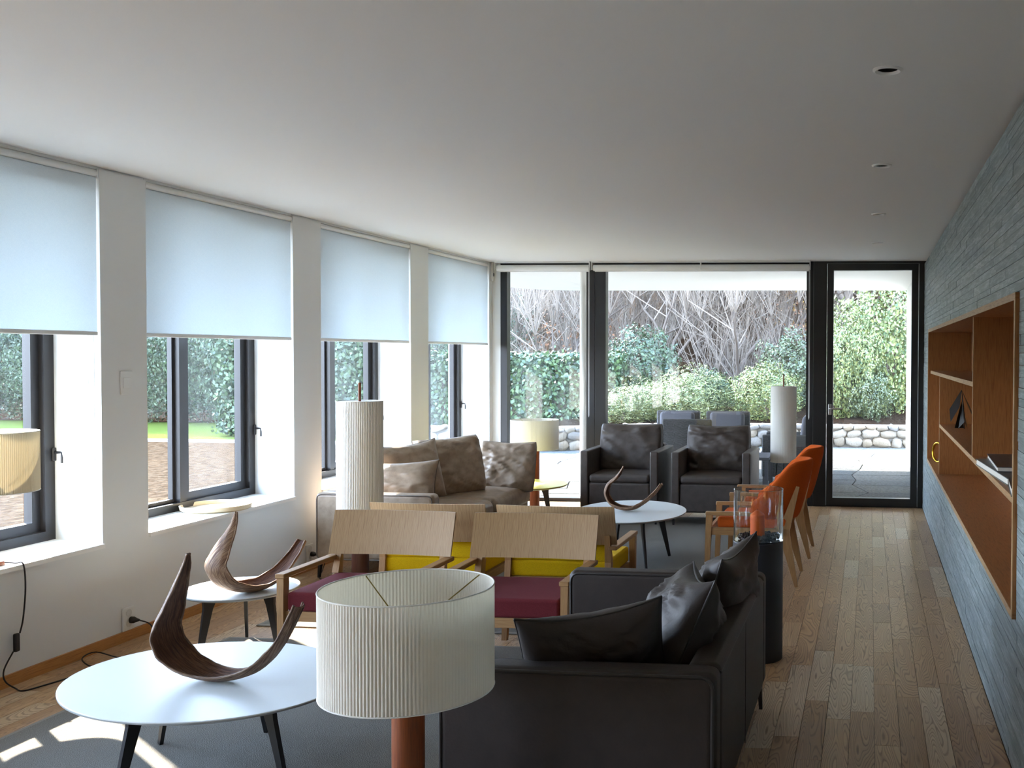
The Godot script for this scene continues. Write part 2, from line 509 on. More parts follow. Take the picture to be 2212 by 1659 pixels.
func room() -> void:
	var fl := setting("floor")
	var mb := MB.new()
	mb.box(V(XL - 0.5, -0.25, ZF - 0.1), V(XR + 0.5, -0.013, ZB + 0.2))
	obj(mb, "subfloor", M.floor_base, fl)
	# boards run along z
	var boards := []
	var x := XL
	var w := 0.1018
	while x < XR - 0.01:
		var z := ZB + rng.randf_range(-0.8, 0.0)
		while z > ZF:
			var l := rng.randf_range(0.45, 1.25)
			var z1 := maxf(z - l, ZF)
			boards.append([x, minf(x + w, XR), minf(z, ZB), z1, rng.randi_range(0, 4), Vector2(rng.randf() * 9.0, rng.randf() * 9.0)])
			z = z1
		x += w
	for b in boards:
		var c := V((b[0] + b[1]) / 2, 0, (b[2] + b[3]) / 2)
		var s := px_size(c, (b[2] - b[3]) * 0.1)
		if c.z > -2.6 or (c.x > -3.45 and c.x < -0.6 and ((c.z > -5.0) or (c.z < -5.6 and c.z > -9.3))):
			s *= 0.001
		b.append(s)
	boards.sort_custom(func(p, q): return p[6] > q[6])
	var rest := []
	for t in 5: rest.append(MB.new())
	for i in boards.size():
		var b = boards[i]
		var k: MB = MB.new() if i < 300 else rest[b[4]]
		k.off = b[5]
		var e := 0.0009
		k.box(V(b[0] + e, -0.0125, b[3] + e), V(b[1] - e, 0.0, b[2] - e))
		if i < 300:
			obj(k, "plank", M.plank[b[4]], fl)
	for t in 5:
		obj(rest[t], "plank_field", M.plank[t], fl).set_meta("kind", "stuff")
	# ceiling with holes for the downlights
	mb = MB.new()
	var hx := 0.051
	var hs := 0.034
	mb.box(V(XL - 0.56, H, ZF - 0.12), V(hx - hs, H + 0.22, ZB + 0.3))
	mb.box(V(hx + hs, H, ZF - 0.12), V(XR + 0.4, H + 0.22, ZB + 0.3))
	var zs := [-8.674, -6.908, -5.14, -3.421, -1.66]
	var z0 := ZF - 0.12
	for zz in zs:
		mb.box(V(hx - hs, H, z0), V(hx + hs, H + 0.22, zz - hs))
		z0 = zz + hs
	mb.box(V(hx - hs, H, z0), V(hx + hs, H + 0.22, ZB + 0.3))
	struct(obj(mb, "ceiling", M.ceiling))
	for zz in zs:
		var d := thing("downlight", "small round recessed ceiling downlight with a pale ring, unlit", "downlight", V(hx, H, zz), 0, "row of recessed downlights")
		mb = MB.new()
		mb.lathe([Vector2(0.033, 0.004), Vector2(0.034, -0.003), Vector2(0.042, -0.008), Vector2(0.0495, -0.004), Vector2(0.0495, 0.0)], 32)
		obj(mb, "ring", M.downlight, d)
		mb = MB.new()
		mb.lathe([Vector2(0.0, 0.07), Vector2(0.024, 0.07), Vector2(0.033, 0.0)], 24)
		obj(mb, "reflector", M.gap, d)
		mb = MB.new()
		mb.lathe([Vector2(0.0, 0.028), Vector2(0.016, 0.03), Vector2(0.021, 0.045), Vector2(0.021, 0.069)], 20)
		obj(mb, "bulb", M.gasket, d)
	# left wall: parapet, piers, skin with a shadow gap under the ceiling
	var wl := setting("wall_left")
	mb = MB.new()
	mb.box(V(XL - 0.5, -0.25, ZF - 0.12), V(XL, SILL - 0.022, ZB + 0.3))
	obj(mb, "parapet", M.white, wl)
	var edges := [[ZF - 0.12, WIN[3][1]], [WIN[3][0], WIN[2][1]], [WIN[2][0], WIN[1][1]], [WIN[1][0], WIN[0][1]], [WIN[0][0], WIN[4][1]], [WIN[4][0], WIN[5][1]], [WIN[5][0], ZB + 0.3]]
	for e in edges:
		mb = MB.new()
		var k := 0.5 / 0.39 * SKEW
		mb.prism([Vector2(XL, e[0]), Vector2(XL, e[1]), Vector2(XL - 0.5, e[1] + k), Vector2(XL - 0.5, e[0] + k)], SILL - 0.022, H - 0.012)
		mb.prism([Vector2(XL - 0.012, e[0]), Vector2(XL - 0.012, e[1]), Vector2(XL - 0.5, e[1] + k), Vector2(XL - 0.5, e[0] + k)], H - 0.012, H)
		obj(mb, "pier", M.white, wl)
	mb = MB.new()
	mb.grain = 2
	mb.box(V(XL, 0, ZF + 0.02), V(XL + 0.012, 0.055, ZB))
	var bb := obj(mb, "baseboard_left", M.skirting)
	struct(bb)
	# wall behind the camera
	mb = MB.new()
	mb.box(V(XL - 0.5, -0.25, ZB), V(XR + 0.5, H, ZB + 0.3))
	struct(obj(mb, "wall_rear", M.white))
	# right wall: core round the niche, then slate strips
	var wr := setting("wall_right")
	mb = MB.new()
	var nz0 := -9.42; var nz1 := -3.80; var ny0 := 0.575; var ny1 := 1.785
	var xc := XR + 0.022
	mb.box(V(xc, -0.25, ZF - 0.12), V(XR + 0.6, ny0, ZB + 0.1))
	mb.box(V(xc, ny1, ZF - 0.12), V(XR + 0.6, H, ZB + 0.1))
	mb.box(V(xc, ny0, nz1), V(XR + 0.6, ny1, ZB + 0.1))
	mb.box(V(xc, ny0, ZF - 0.12), V(XR + 0.6, ny1, nz0))
	mb.box(V(XR + 0.4, ny0, nz0), V(XR + 0.6, ny1, nz1))
	obj(mb, "core", M.slate_base, wr)
	var strips := []
	for band in [[0.006, ny0, 15], [ny0, ny1, 31], [ny1, 2.464, 18]]:
		var ys := [band[0]]
		for i in range(1, band[2]):
			ys.append(lerpf(band[0], band[1], (i + rng.randf_range(-0.22, 0.22)) / band[2]))
		ys.append(band[1])
		for i in band[2]:
			var z := ZB - rng.randf_range(0.0, 0.6)
			while z > ZF:
				var l := rng.randf_range(0.35, 1.3)
				var z1 := maxf(z - l, ZF)
				var cuts := [[z, z1]]
				if band[0] == ny0:
					cuts = []
					if z > nz1: cuts.append([z, maxf(z1, nz1)])
					if z1 < nz0: cuts.append([minf(z, nz0), z1])
				for c in cuts:
					if c[0] - c[1] > 0.01:
						strips.append([ys[i], ys[i + 1], c[0], c[1], rng.randi_range(0, 4), rng.randf_range(-0.0012, 0.0012), Vector2(rng.randf() * 9, rng.randf() * 9)])
				z = z1
	for s in strips:
		var c := V(XR, (s[0] + s[1]) / 2, (s[2] + s[3]) / 2)
		var a := px_size(c, (s[2] - s[3]) * (s[1] - s[0])) / (c.length())
		if c.z > -2.35: a *= 0.001
		s.append(a)
	strips.sort_custom(func(p, q): return p[7] > q[7])
	rest = []
	for t in 5: rest.append(MB.new())
	for i in strips.size():
		var s = strips[i]
		var k: MB = MB.new() if i < 300 else rest[s[4]]
		k.off = s[6]
		k.box(V(XR + s[5], s[0] + 0.0009, s[3] + 0.0007), V(xc + 0.002, s[1] - 0.0009, s[2] - 0.0007))
		if i < 300: obj(k, "slate_strip", M.slate[s[4]], wr)
	for t in 5:
		obj(rest[t], "slate_field", M.slate[t], wr).set_meta("kind", "stuff")

# ---------------------------------------------------------------- left windows and their blinds
func windows() -> void:
	for i in WIN.size():
		var a: float = WIN[i][0]
		var b: float = WIN[i][1]
		var w := setting("window_%d" % (i + 1))
		var xo := XL - 0.43
		var xi := XL - 0.345
		var sk := SKEW * 0.36 / 0.39
		var z0 := b + sk - 0.015     # far jamb
		var z1 := a + sk + 0.015
		var y0 := SILL
		var y1 := H
		var mb := MB.new()
		mb.box(V(XL - 0.46, SILL - 0.022, b + SKEW - 0.03), V(XL + 0.014, SILL, a + 0.012))
		# keep the board inside the slanted opening
		mb = MB.new()
		mb.prism([Vector2(XL - 0.5, b + SKEW * 1.28 + 0.0), Vector2(XL, b), Vector2(XL + 0.014, b), Vector2(XL + 0.014, a), Vector2(XL, a), Vector2(XL - 0.5, a + SKEW * 1.28)], SILL - 0.022, SILL)
		obj(mb, "window_sill", M.sill, w)
		mb = MB.new()
		var fw := 0.085
		mb.box(V(xo, y0, z0), V(xi, y1, z0 + fw))
		mb.box(V(xo, y0, z1 - fw), V(xi, y1, z1))
		mb.box(V(xo, y0, z0 + fw), V(xi, y0 + 0.05, z1 - fw))
		mb.box(V(xo, y1 - 0.05, z0 + fw), V(xi, y1, z1 - fw))
		var zm := lerpf(z0, z1, 0.52)
		mb.box(V(xo, y0 + 0.05, zm - 0.03), V(xi - 0.01, y1 - 0.05, zm + 0.03))
		obj(mb, "window_frame", M.frame, w)
		mb = MB.new()      # opening sash on the far half, fixed bead on the near half
		for q in [[z0 + fw, zm - 0.03, 0.052, 0.03], [zm + 0.03, z1 - fw, 0.022, 0.045]]:
			var s: float = q[2]
			var xs := xo + 0.01
			var xe: float = xi - q[3]
			mb.box(V(xs, y0 + 0.05, q[0]), V(xe, y1 - 0.05, q[0] + s))
			mb.box(V(xs, y0 + 0.05, q[1] - s), V(xe, y1 - 0.05, q[1]))
			mb.box(V(xs, y0 + 0.05, q[0] + s), V(xe, y0 + 0.05 + s, q[1] - s))
			mb.box(V(xs, y1 - 0.05 - s, q[0] + s), V(xe, y1 - 0.05, q[1] - s))
		obj(mb, "sash", M.frame, w)
		for q in [[z0 + fw + 0.052, zm - 0.082], [zm + 0.052, z1 - fw - 0.022]]:
			mb = MB.new()
			mb.quad(V(xo + 0.03, y0 + 0.07, q[1]), V(xo + 0.03, y0 + 0.07, q[0]), V(xo + 0.03, y1 - 0.07, q[0]), V(xo + 0.03, y1 - 0.07, q[1]))
			obj(mb, "pane", M.glass, w)
		mb = MB.new()
		mb.rbox(V(xi + 0.006, 1.0, z0 + 0.03), V(0.012, 0.07, 0.026), 0.005)
		mb.tube([V(xi + 0.01, 1.01, z0 + 0.03), V(xi + 0.05, 1.01, z0 + 0.03), V(xi + 0.055, 0.985, z0 + 0.035), V(xi + 0.055, 0.955, z0 + 0.035)], 0.007, 8)
		obj(mb, "window_handle", M.frame, w)
		# roller blind
		var names := ["behind the lit drum lamp", "above the round wooden tray", "above the tall white lamp's stick", "next to the glass end wall", "beside the camera end of the room", "at the rear end of the room"]
		var bl := thing("roller_blind", "white translucent roller blind half lowered in the window " + names[i], "blind", V(XL - 0.02, 0, 0), 0, "roller blinds of the side windows")
		mb = MB.new()
		mb.tube([V(0, H - 0.034, b + 0.007), V(0, H - 0.034, a - 0.007)], 0.018, 20)
		obj(mb, "tube", M.white_plastic, bl)
		mb = MB.new()
		mb.box(V(-0.03, H - 0.014, b + 0.002), V(0.008, H, a - 0.002))
		obj(mb, "head_rail", M.white_plastic, bl)
		for e in [b + 0.004, a - 0.009]:
			mb = MB.new()
			mb.box(V(-0.02, H - 0.06, e - 0.002), V(0.016, H - 0.012, e + 0.003))
			obj(mb, "bracket", M.white_plastic, bl)
		mb = MB.new()
		mb.box(V(0.0055, 1.645, b + 0.007), V(0.0065, H - 0.054, a - 0.007))
		mb.box(V(-0.0105, H - 0.056, b + 0.009), V(-0.0095, H - 0.03, a - 0.009))
		mb.box(V(-0.0105, H - 0.056, b + 0.009), V(0.0065, H - 0.055, a - 0.009))
		obj(mb, "fabric", M.blind, bl)
		mb = MB.new()
		mb.rbox(V(0.006, 1.636, (a + b) / 2), V(0.012, 0.022, a - b - 0.012), 0.005)
		obj(mb, "bottom_bar", M.white_plastic, bl)
		mb = MB.new()
		var path := []
		for k in 17:
			var t := PI * k / 16.0
			path.append(V(-0.03 + 0.016 * cos(t), 0.86 - 0.02 * sin(t), b + 0.006))
		path.push_front(V(-0.014, H - 0.04, b + 0.006))
		path.append(V(-0.046, H - 0.04, b + 0.004))
		mb.tube(path, 0.0022, 5)
		obj(mb, "bead_chain", M.white_plastic, bl)

# ---------------------------------------------------------------- glazed end wall
func glass_sheet(parent: Node, x0: float, x1: float, y0: float, y1: float, z: float) -> void:   # a pane with a front and a rear face
	var mb := MB.new()
	mb.quad(V(x0, y0, z), V(x1, y0, z), V(x1, y1, z), V(x0, y1, z))
	mb.quad(V(x1, y0, z - 0.004), V(x0, y0, z - 0.004), V(x0, y1, z - 0.004), V(x1, y1, z - 0.004))
	obj(mb, "pane", M.glass, parent)
func far_wall() -> void:
	var wf := setting("wall_far")
	var mb := MB.new()
	mb.box(V(XL - 0.1, 0, ZF - 0.1), V(-3.848, H, ZF + 0.02))
	obj(mb, "strip", M.white, wf)
	var zo := ZF - 0.07
	var zi := ZF + 0.03
	var frames := [["window_7", -3.848, -2.845, 0.07, 0.085], ["window_8", -2.841, -0.575, 0.115, 0.07]]
	for f in frames:
		var w := setting(f[0])
		mb = MB.new()
		mb.box(V(f[1], 0, zo), V(f[1] + f[3], H, zi))
		mb.box(V(f[2] - f[4], 0, zo), V(f[2], H, zi))
		mb.box(V(f[1] + f[3], 0, zo), V(f[2] - f[4], 0.035, zi))
		mb.box(V(f[1] + f[3], H - 0.06, zo), V(f[2] - f[4], H, zi))
		obj(mb, "window_frame", M.black, w)
		for zz in [ZF - 0.02]:
			glass_sheet(w, f[1] + f[3], f[2] - f[4], 0.03, H - 0.05, zz)
	var d := setting("door_1")
	mb = MB.new()
	mb.box(V(-0.571, 0, zo), V(-0.44, H, zi))
	mb.box(V(0.488, 0, zo), V(XR + 0.06, H, zi))
	mb.box(V(-0.44, H - 0.022, zo), V(0.488, H, zi))
	mb.box(V(-0.44, 0, zo), V(0.488, 0.012, zi - 0.02))
	obj(mb, "door_frame", M.black, d)
	mb = MB.new()
	var l0 := -0.434; var l1 := 0.482; var g0 := -0.37; var g1 := 0.415
	var zl := zi + 0.012
	mb.box(V(l0, 0.015, zo + 0.02), V(g0, H - 0.026, zl))
	mb.box(V(g1, 0.015, zo + 0.02), V(l1, H - 0.026, zl))
	mb.box(V(g0, 0.015, zo + 0.02), V(g1, 0.092, zl))
	mb.box(V(g0, 2.398, zo + 0.02), V(g1, H - 0.026, zl))
	obj(mb, "door_leaf", M.black, d)
	for zz in [ZF - 0.01]:
		glass_sheet(d, g0, g1, 0.09, 2.4, zz)
	mb = MB.new()
	mb.rbox(V(-0.40, 0.99, zl + 0.004), V(0.034, 0.11, 0.01), 0.004)
	mb.tube([V(-0.40, 1.0, zl), V(-0.40, 1.0, zl + 0.05), V(-0.388, 1.0, zl + 0.056), V(-0.27, 1.0, zl + 0.056)], 0.009, 10)
	obj(mb, "door_handle", M.steel, d)
	# rolled-up blinds on the glass wall
	for q in [[-3.87, -2.872, "short rolled-up white blind at the corner of the glass wall"], [-2.845, -0.607, "long rolled-up white blind above the big pane of the glass wall"]]:
		var bl := thing("rolled_blind", q[2], "blind", V(0, 0, ZF + 0.1), 0, "rolled-up blinds of the glass wall")
		mb = MB.new()
		mb.tube([V(q[0] + 0.01, H - 0.066, 0), V(q[1] - 0.01, H - 0.066, 0)], 0.032, 20)
		obj(mb, "roll", M.white_plastic, bl)
		mb = MB.new()
		mb.box(V(q[0], H - 0.014, -0.04), V(q[1], H, 0.04))
		obj(mb, "rail", M.white_plastic, bl)
		mb = MB.new()
		mb.rbox(V((q[0] + q[1]) / 2, H - 0.094, -0.028), V(q[1] - q[0] - 0.03, 0.018, 0.012), 0.004)
		obj(mb, "bottom_bar", M.white_plastic, bl)
		var ends := [q[0], q[1]]
		if q[0] > -3: ends.append(-1.719)
		for e in ends:
			mb = MB.new()
			mb.box(V(e - 0.004, H - 0.09, -0.02), V(e + 0.004, H - 0.002, 0.036))
			obj(mb, "bracket", M.white_plastic, bl)
		mb = MB.new()
		mb.tube([V(q[1] - 0.006, H - 0.06, 0.036), V(q[1] - 0.006, 0.91, 0.036), V(q[1] - 0.002, 0.89, 0.036), V(q[1] + 0.002, 0.91, 0.036), V(q[1] + 0.002, H - 0.06, 0.036)], 0.0022, 5)
		obj(mb, "bead_chain", M.white_plastic, bl)
	# round sensor in the corner
	var s := thing("corner_sensor", "small round grey sensor on a white housing high in the corner", "sensor", V(XL + 0.0, 2.36, -10.385), PI / 2)
	mb = MB.new()
	mb.rbox(V(0, 0.03, 0.012), V(0.045, 0.2, 0.024), 0.008)
	obj(mb, "housing", M.white_plastic, s)
	mb = MB.new()
	mb.at(T(V(0, 0, 0.024), PI / 2)).lathe([Vector2(0.019, 0.0), Vector2(0.019, 0.003), Vector2(0.012, 0.005), Vector2(0.0, 0.005)], 24)
	obj(mb, "lens", mat("7d858c", 0.5), s)

# ---------------------------------------------------------------- wooden niche in the slate wall
func shelf_board(o: Node, f: float, called: String, lo: Vector3, hi: Vector3, gr: int) -> void:
	var b := MB.new()
	b.grain = gr
	b.box(lo, hi)
	var body := obj(b, called, M.oak_shelf, o)
	var e := MB.new()
	e.grain = gr
	e.box(V(f - 0.003, lo.y, lo.z), V(f, hi.y, hi.z))
	obj(e, "edge_strip", M.oak_edge, body)
func bookcase() -> void:
	var o := thing("built_in_bookcase", "long oak-lined bookcase niche set into the grey slate wall", "bookcase", V(XR, 0.58, 0))
	var z0 := -9.415; var z1 := -3.805; var y1 := 1.20; var d := 0.38; var t := 0.028
	var f := -0.012
	var mb := MB.new()
	mb.grain = 1
	mb.box(V(d - 0.01, 0, z0), V(d, y1, z1))
	obj(mb, "back_panel", M.oak_shelf, o)
	shelf_board(o, f, "top_board", V(f, y1 - t, z0), V(d, y1, z1), 2)
	shelf_board(o, f, "bottom_board", V(f, 0, z0), V(d, t, z1), 2)
	shelf_board(o, f, "side_board", V(f, t, z0), V(d, y1 - t, z0 + t), 1)
	shelf_board(o, f, "side_board", V(f, t, z1 - t), V(d, y1 - t, z1), 1)
	f = 0.012
	shelf_board(o, f, "shelf", V(f, 0.80, z0 + t), V(d, 0.826, -5.576), 2)
	shelf_board(o, f, "shelf", V(f, 0.40, -8.15), V(d, 0.426, z1 - t), 2)
	shelf_board(o, f, "divider", V(f, 0.426, -5.576), V(d, y1 - t, -5.55), 1)
	shelf_board(o, f, "divider", V(f, t, -8.176), V(d, 0.80, -8.15), 1)

# ---------------------------------------------------------------- rugs
func rug(lo: Vector2, hi: Vector2, label: String) -> void:
	var o := thing("rug", label, "rug", V((lo.x + hi.x) / 2, 0, (lo.y + hi.y) / 2), 0, "grey rugs with pale bound edges")
	var w := (hi - lo) / 2
	var mb := MB.new()
	mb.box(V(-w.x + 0.02, 0, -w.y + 0.02), V(w.x - 0.02, 0.009, w.y - 0.02))
	obj(mb, "pile", M.rug, o)
	mb = MB.new()
	for s in [-1, 1]:
		mb.rbox(V(s * (w.x - 0.012), 0.0046, 0), V(0.024, 0.0092, w.y * 2), 0.005)
		mb.rbox(V(0, 0.0046, s * (w.y - 0.012)), V(w.x * 2, 0.0092, 0.024), 0.005)
	obj(mb, "bound_edge", M.rug_edge, o)
func rugs() -> void:
	rug(Vector2(-3.43, -5.19), Vector2(-0.56, -1.9), "grey wool rug under the big white oval table and dark sofa")
	rug(Vector2(-3.43, -9.5), Vector2(-0.85, -5.43), "grey wool rug between the yellow chairs and the dark armchairs")


# ---------------------------------------------------------------- outdoors
func ground(called: String, m: Material, lo: Vector3, hi: Vector3) -> void:
	var mb := MB.new()
	mb.box(lo, hi)
	struct(obj(mb, called, m))

func stick(mb: MB, a: Vector3, b: Vector3, ra: float, rb: float) -> void:
	var t := (b - a).normalized()
	var s := t.cross(Vector3.UP if absf(t.y) < 0.9 else Vector3.RIGHT).normalized()
	var w := t.cross(s)
	var p := []
	for k in 3:
		var d := s * cos(TAU * k / 3) + w * sin(TAU * k / 3)
		p.append(a + d * ra); p.append(b + d * rb)
	for k in 3:
		var j := (k + 1) % 3
		mb.quad(p[k * 2], p[j * 2], p[j * 2 + 1], p[k * 2 + 1])

func shoots(mb: MB, p: Vector3, n: int, l: float, spread: float, r: float) -> void:
	for i in n:
		var d := V(rng.randfn() * spread, 1.0, rng.randfn() * spread).normalized()
		var q := p
		var len := l * rng.randf_range(0.6, 1.2)
		for k in 4:
			var e := q + d * len / 4 + V(rng.randfn(), 0, rng.randfn()) * 0.03
			stick(mb, q, e, r * (1.0 - k * 0.2), r * (0.8 - k * 0.2))
			if k > 0:
				for z in rng.randi_range(0, 2):
					var sd := (d + V(rng.randfn(), rng.randfn() * 0.5, rng.randfn()) * 0.7).normalized()
					stick(mb, q, q + sd * rng.randf_range(0.15, 0.45), r * 0.5, r * 0.25)
			d = (d + V(rng.randfn(), 0.6, rng.randfn()) * 0.12).normalized()
			q = e

func bare_crown(sd: int, limbs: int, n_shoots: int) -> Array:
	rng.seed = sd
	var trunk := MB.new()
	var twigs := MB.new()
	for i in limbs:
		var p := V(rng.randfn() * 0.08, -0.1, rng.randfn() * 0.08)
		var d := V(rng.randfn() * 0.35, 1.0, rng.randfn() * 0.35).normalized()
		var r := rng.randf_range(0.028, 0.05)
		var path := [p]
		var rad := [r]
		for k in 5:
			p += d * rng.randf_range(0.28, 0.5)
			d = (d + V(rng.randfn(), rng.randf() * 0.3, rng.randfn()) * 0.35).normalized()
			r *= 0.84
			path.append(p); rad.append(r)
			if k > 1:
				var e := p + V(rng.randfn() * 0.5, 0.3 + rng.randf() * 0.4, rng.randfn() * 0.5)
				stick(twigs, p, e, r * 0.6, r * 0.4)
				shoots(twigs, e, n_shoots / 2, 1.6, 0.3, 0.007)
		trunk.tube(path, rad, 6)
		shoots(twigs, p, n_shoots, 2.2, 0.22, 0.009)
	return [trunk.mesh(), twigs.mesh()]

func leaves(sd: int, n: int, dark: Color, light: Color, sz: Vector2, lump: float, cube := false, ext := Vector3.ONE) -> ArrayMesh:
	rng.seed = sd
	var mb := MB.new()
	mb.colored = true
	var nz := noise(0.9, 2, FastNoiseLite.TYPE_SIMPLEX_SMOOTH, sd)
	for i in n:
		var d := V(rng.randfn(), rng.randfn(), rng.randfn()).normalized()
		var p: Vector3
		if cube:
			p = V(rng.randf_range(-1, 1), rng.randf_range(-1, 1), rng.randf_range(-1, 1))
			var k := rng.randi_range(0, 2)
			p[k] = signf(p[k])
			p = p * ext * (1.0 - 0.3 * pow(rng.randf(), 3.0)) + V(rng.randfn(), rng.randfn(), rng.randfn()) * 0.05
			d = V(0, 0, 0); d[k] = signf(p[k])
		else:
			var r := (1.0 + lump * nz.get_noise_3dv(d * 2.2)) * (1.0 - 0.35 * pow(rng.randf(), 2.5))
			p = d * r
		var out := (d + V(rng.randfn(), rng.randfn(), rng.randfn()) * 0.6).normalized()
		var s := out.cross(V(rng.randfn(), rng.randfn(), rng.randfn())).normalized()
		var w := out.cross(s)
		var k2 := rng.randf_range(0.7, 1.3)
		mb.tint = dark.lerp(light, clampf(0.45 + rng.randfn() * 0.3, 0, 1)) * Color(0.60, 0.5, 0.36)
		var a := s * sz.x * k2 / 2
		var b := w * sz.y * k2 / 2
		mb.quad(p - a, p - b, p + a, p + b)
	return mb.mesh()

func plant(called: String, label: String, cat: String, foliage: ArrayMesh, m: Material, pos: Vector3, size: Vector3, turn: float, group: String) -> Node3D:
	var o := thing(called, label, cat, pos, turn, group)
	var f := obj(foliage, "foliage", m, o)
	f.set_meta("kind", "stuff")
	f.position = V(0, size.y * 0.92, 0)
	f.scale = size
	var mb := MB.new()
	mb.tube([V(0, -0.15, 0), V(0.02, size.y * 0.5, 0.01), V(-0.02, size.y, 0)], [0.05, 0.04, 0.02], 6)
	obj(mb, "stem", M.trunk, o)
	return o

func on_bank(x: float, z: float) -> float:
	var k := smoothstep(-9.0, -4.0, x)
	return lerpf(-0.1, 0.30 + maxf(0.0, -17.6 - z) * 0.10 + maxf(0.0, -20.5 - z) * 0.26, k) + lerpf(0.0, maxf(0.0, -24.0 - z) * 0.3, 1.0 - k)

func outdoors() -> void:
	# terrace slab with irregular flagstones
	var te := setting("terrace")
	var mb := MB.new()
	mb.box(V(-7.2, -0.4, -17.6), V(3.0, -0.05, ZF - 0.07))
	obj(mb, "bed", M.mortar, te)
	rng.seed = 5
	var nx := 11
	var nz := 12
	var pt := []
	for i in nx + 1:
		var row := []
		for j in nz + 1:
			var jx := 0.0 if i == 0 or i == nx else rng.randf_range(-0.17, 0.17)
			var jz := 0.0 if j == 0 or j == nz else rng.randf_range(-0.12, 0.12)
			row.append(Vector2(lerpf(-7.2, 2.6, float(i) / nx) + jx, lerpf(ZF - 0.08, -17.4, float(j) / nz) + jz))
		pt.append(row)
	for i in nx:
		for j in nz:
			var q := [pt[i][j], pt[i + 1][j], pt[i + 1][j + 1], pt[i][j + 1]]
			var c: Vector2 = (q[0] + q[1] + q[2] + q[3]) / 4
			var poly := []
			for p in q:
				poly.append(p + (c - p).normalized() * 0.008)
			mb = MB.new()
			mb.off = Vector2(rng.randf() * 5, rng.randf() * 5)
			mb.prism(poly, -0.05, -0.02 + rng.randf_range(-0.002, 0.002))
			obj(mb, "flagstone", M.paver[rng.randi_range(0, 2)], te)
	# soffit of the roof over the terrace
	mb = MB.new()
	var poly := [Vector2(0.9, ZF - 0.12), Vector2(0.9, -16.1), Vector2(-4.55, -16.1)]
	for k in 7:
		var a := PI / 2 * k / 6
		poly.append(Vector2(-4.65 - 0.85 * sin(a), -15.25 - 0.85 * cos(a)))
	poly.append(Vector2(-5.5, ZF - 0.12))
	mb.prism(poly, 2.55, 2.9)
	mb.box(V(-5.5, 2.55, ZF - 0.12), V(XL - 0.5, 2.9, 4.0))
	struct(obj(mb, "terrace_roof", M.plaster_out))
	mb = MB.new()
	mb.box(V(0.565, -0.1, -16.0), V(0.9, 2.55, ZF - 0.12))
	struct(obj(mb, "wall_terrace", M.plaster_out))
	mb = MB.new()
	mb.lathe([Vector2(0.05, -0.03), Vector2(0.05, -0.015), Vector2(0.036, -0.012), Vector2(0.036, 2.56)], 20, false, V(-3.135, 0, -11.0))
	struct(obj(mb, "terrace_column", M.plaster_out))
	# garden ground
	ground("garden_path", M.soil, V(-34, -0.5, -17.35), V(-7.2, -0.1, 8))
	ground("garden_bed", M.soil, V(-7.2, -0.5, ZF), V(XL - 0.5, -0.1, 8))
	ground("garden_kerb", M.kerb, V(-34, -0.5, -17.55), V(-7.2, -0.06, -17.35))
	ground("lawn", M.lawn, V(-34, -0.5, -22.0), V(-5.2, -0.09, -17.55))
	mb = MB.new()
	var P := []
	for i in 40:
		var row := []
		for j in 30:
			var x := lerpf(-36, 16, i / 39.0)
			var z := lerpf(-17.5, -40, j / 29.0)
			row.append(V(x, on_bank(x, z) + rng.randf_range(-0.03, 0.03) - (0.06 if x < -7 else 0.0), z))
		P.append(row)
	mb.grid(P, true)
	struct(obj(mb, "bank", M.litter))
	# river-stone retaining wall
	var sw := thing("stone_wall", "low retaining wall of rounded pale river stones beyond the terrace", "wall", V(-1, 0, -17.2))
	var line := [Vector2(3.2, -17.35), Vector2(-2.6, -17.25), Vector2(-3.6, -17.0), Vector2(-4.4, -16.4), Vector2(-5.0, -15.95), Vector2(-6.2, -15.8), Vector2(-7.2, -15.8)]
	mb = MB.new()
	for i in line.size() - 1:
		var d: Vector2 = (line[i + 1] - line[i]).normalized()
		var nrm := Vector2(-d.y, d.x) * 0.28
		if nrm.y > 0: nrm = -nrm
		mb.prism([line[i] - Vector2(-1, -17.2), line[i + 1] - Vector2(-1, -17.2), line[i + 1] + nrm - Vector2(-1, -17.2), line[i] + nrm - Vector2(-1, -17.2)], -0.05, 0.335)
	obj(mb, "mortar_core", M.mortar, sw)
	var variants := []
	rng.seed = 77
	for k in 6:
		var st := MB.new()
		var nn := noise(1.1, 2, FastNoiseLite.TYPE_SIMPLEX_SMOOTH, 100 + k)
		var rows := []
		for i in 6:
			var ring := []
			for j in 10:
				var th := PI * i / 5.0
				var ph := TAU * j / 9.0
				var d := V(sin(th) * cos(ph), cos(th), -sin(th) * sin(ph))
				var pw := Vector3(signf(d.x) * pow(absf(d.x), 0.75), signf(d.y) * pow(absf(d.y), 0.75), signf(d.z) * pow(absf(d.z), 0.75))
				ring.append(pw * (1.0 + 0.22 * nn.get_noise_3dv(d * 1.3)))
			rows.append(ring)
		st.off = Vector2(rng.randf() * 3, rng.randf() * 3)
		st.grid(rows, false, true, 0.2, 0.2)
		variants.append(st.mesh())
	for row in [[0.065, 0.085], [0.205, 0.075], [0.31, 0.05]]:
		for i in line.size() - 1:
			var a: Vector2 = line[i]
			var b: Vector2 = line[i + 1]
			var t := rng.randf_range(0.0, 0.1)
			var L := (b - a).length()
			while t < L:
				var w := rng.randf_range(0.085, 0.165)
				var c := a.lerp(b, minf(1.0, (t + w) / L))
				var o := obj(variants[rng.randi_range(0, 5)], "stone", M.stone[rng.randi_range(0, 3)], sw)
				o.position = V(c.x + 1, row[0] + rng.randf_range(-0.015, 0.015), c.y + 17.2)
				o.scale = V(w, row[1] * rng.randf_range(0.9, 1.12), 0.07)
				o.rotation = V(rng.randf_range(-0.15, 0.15), -(b - a).angle(), rng.randf_range(-0.35, 0.35))
				t += w * 1.9
	mb = MB.new()
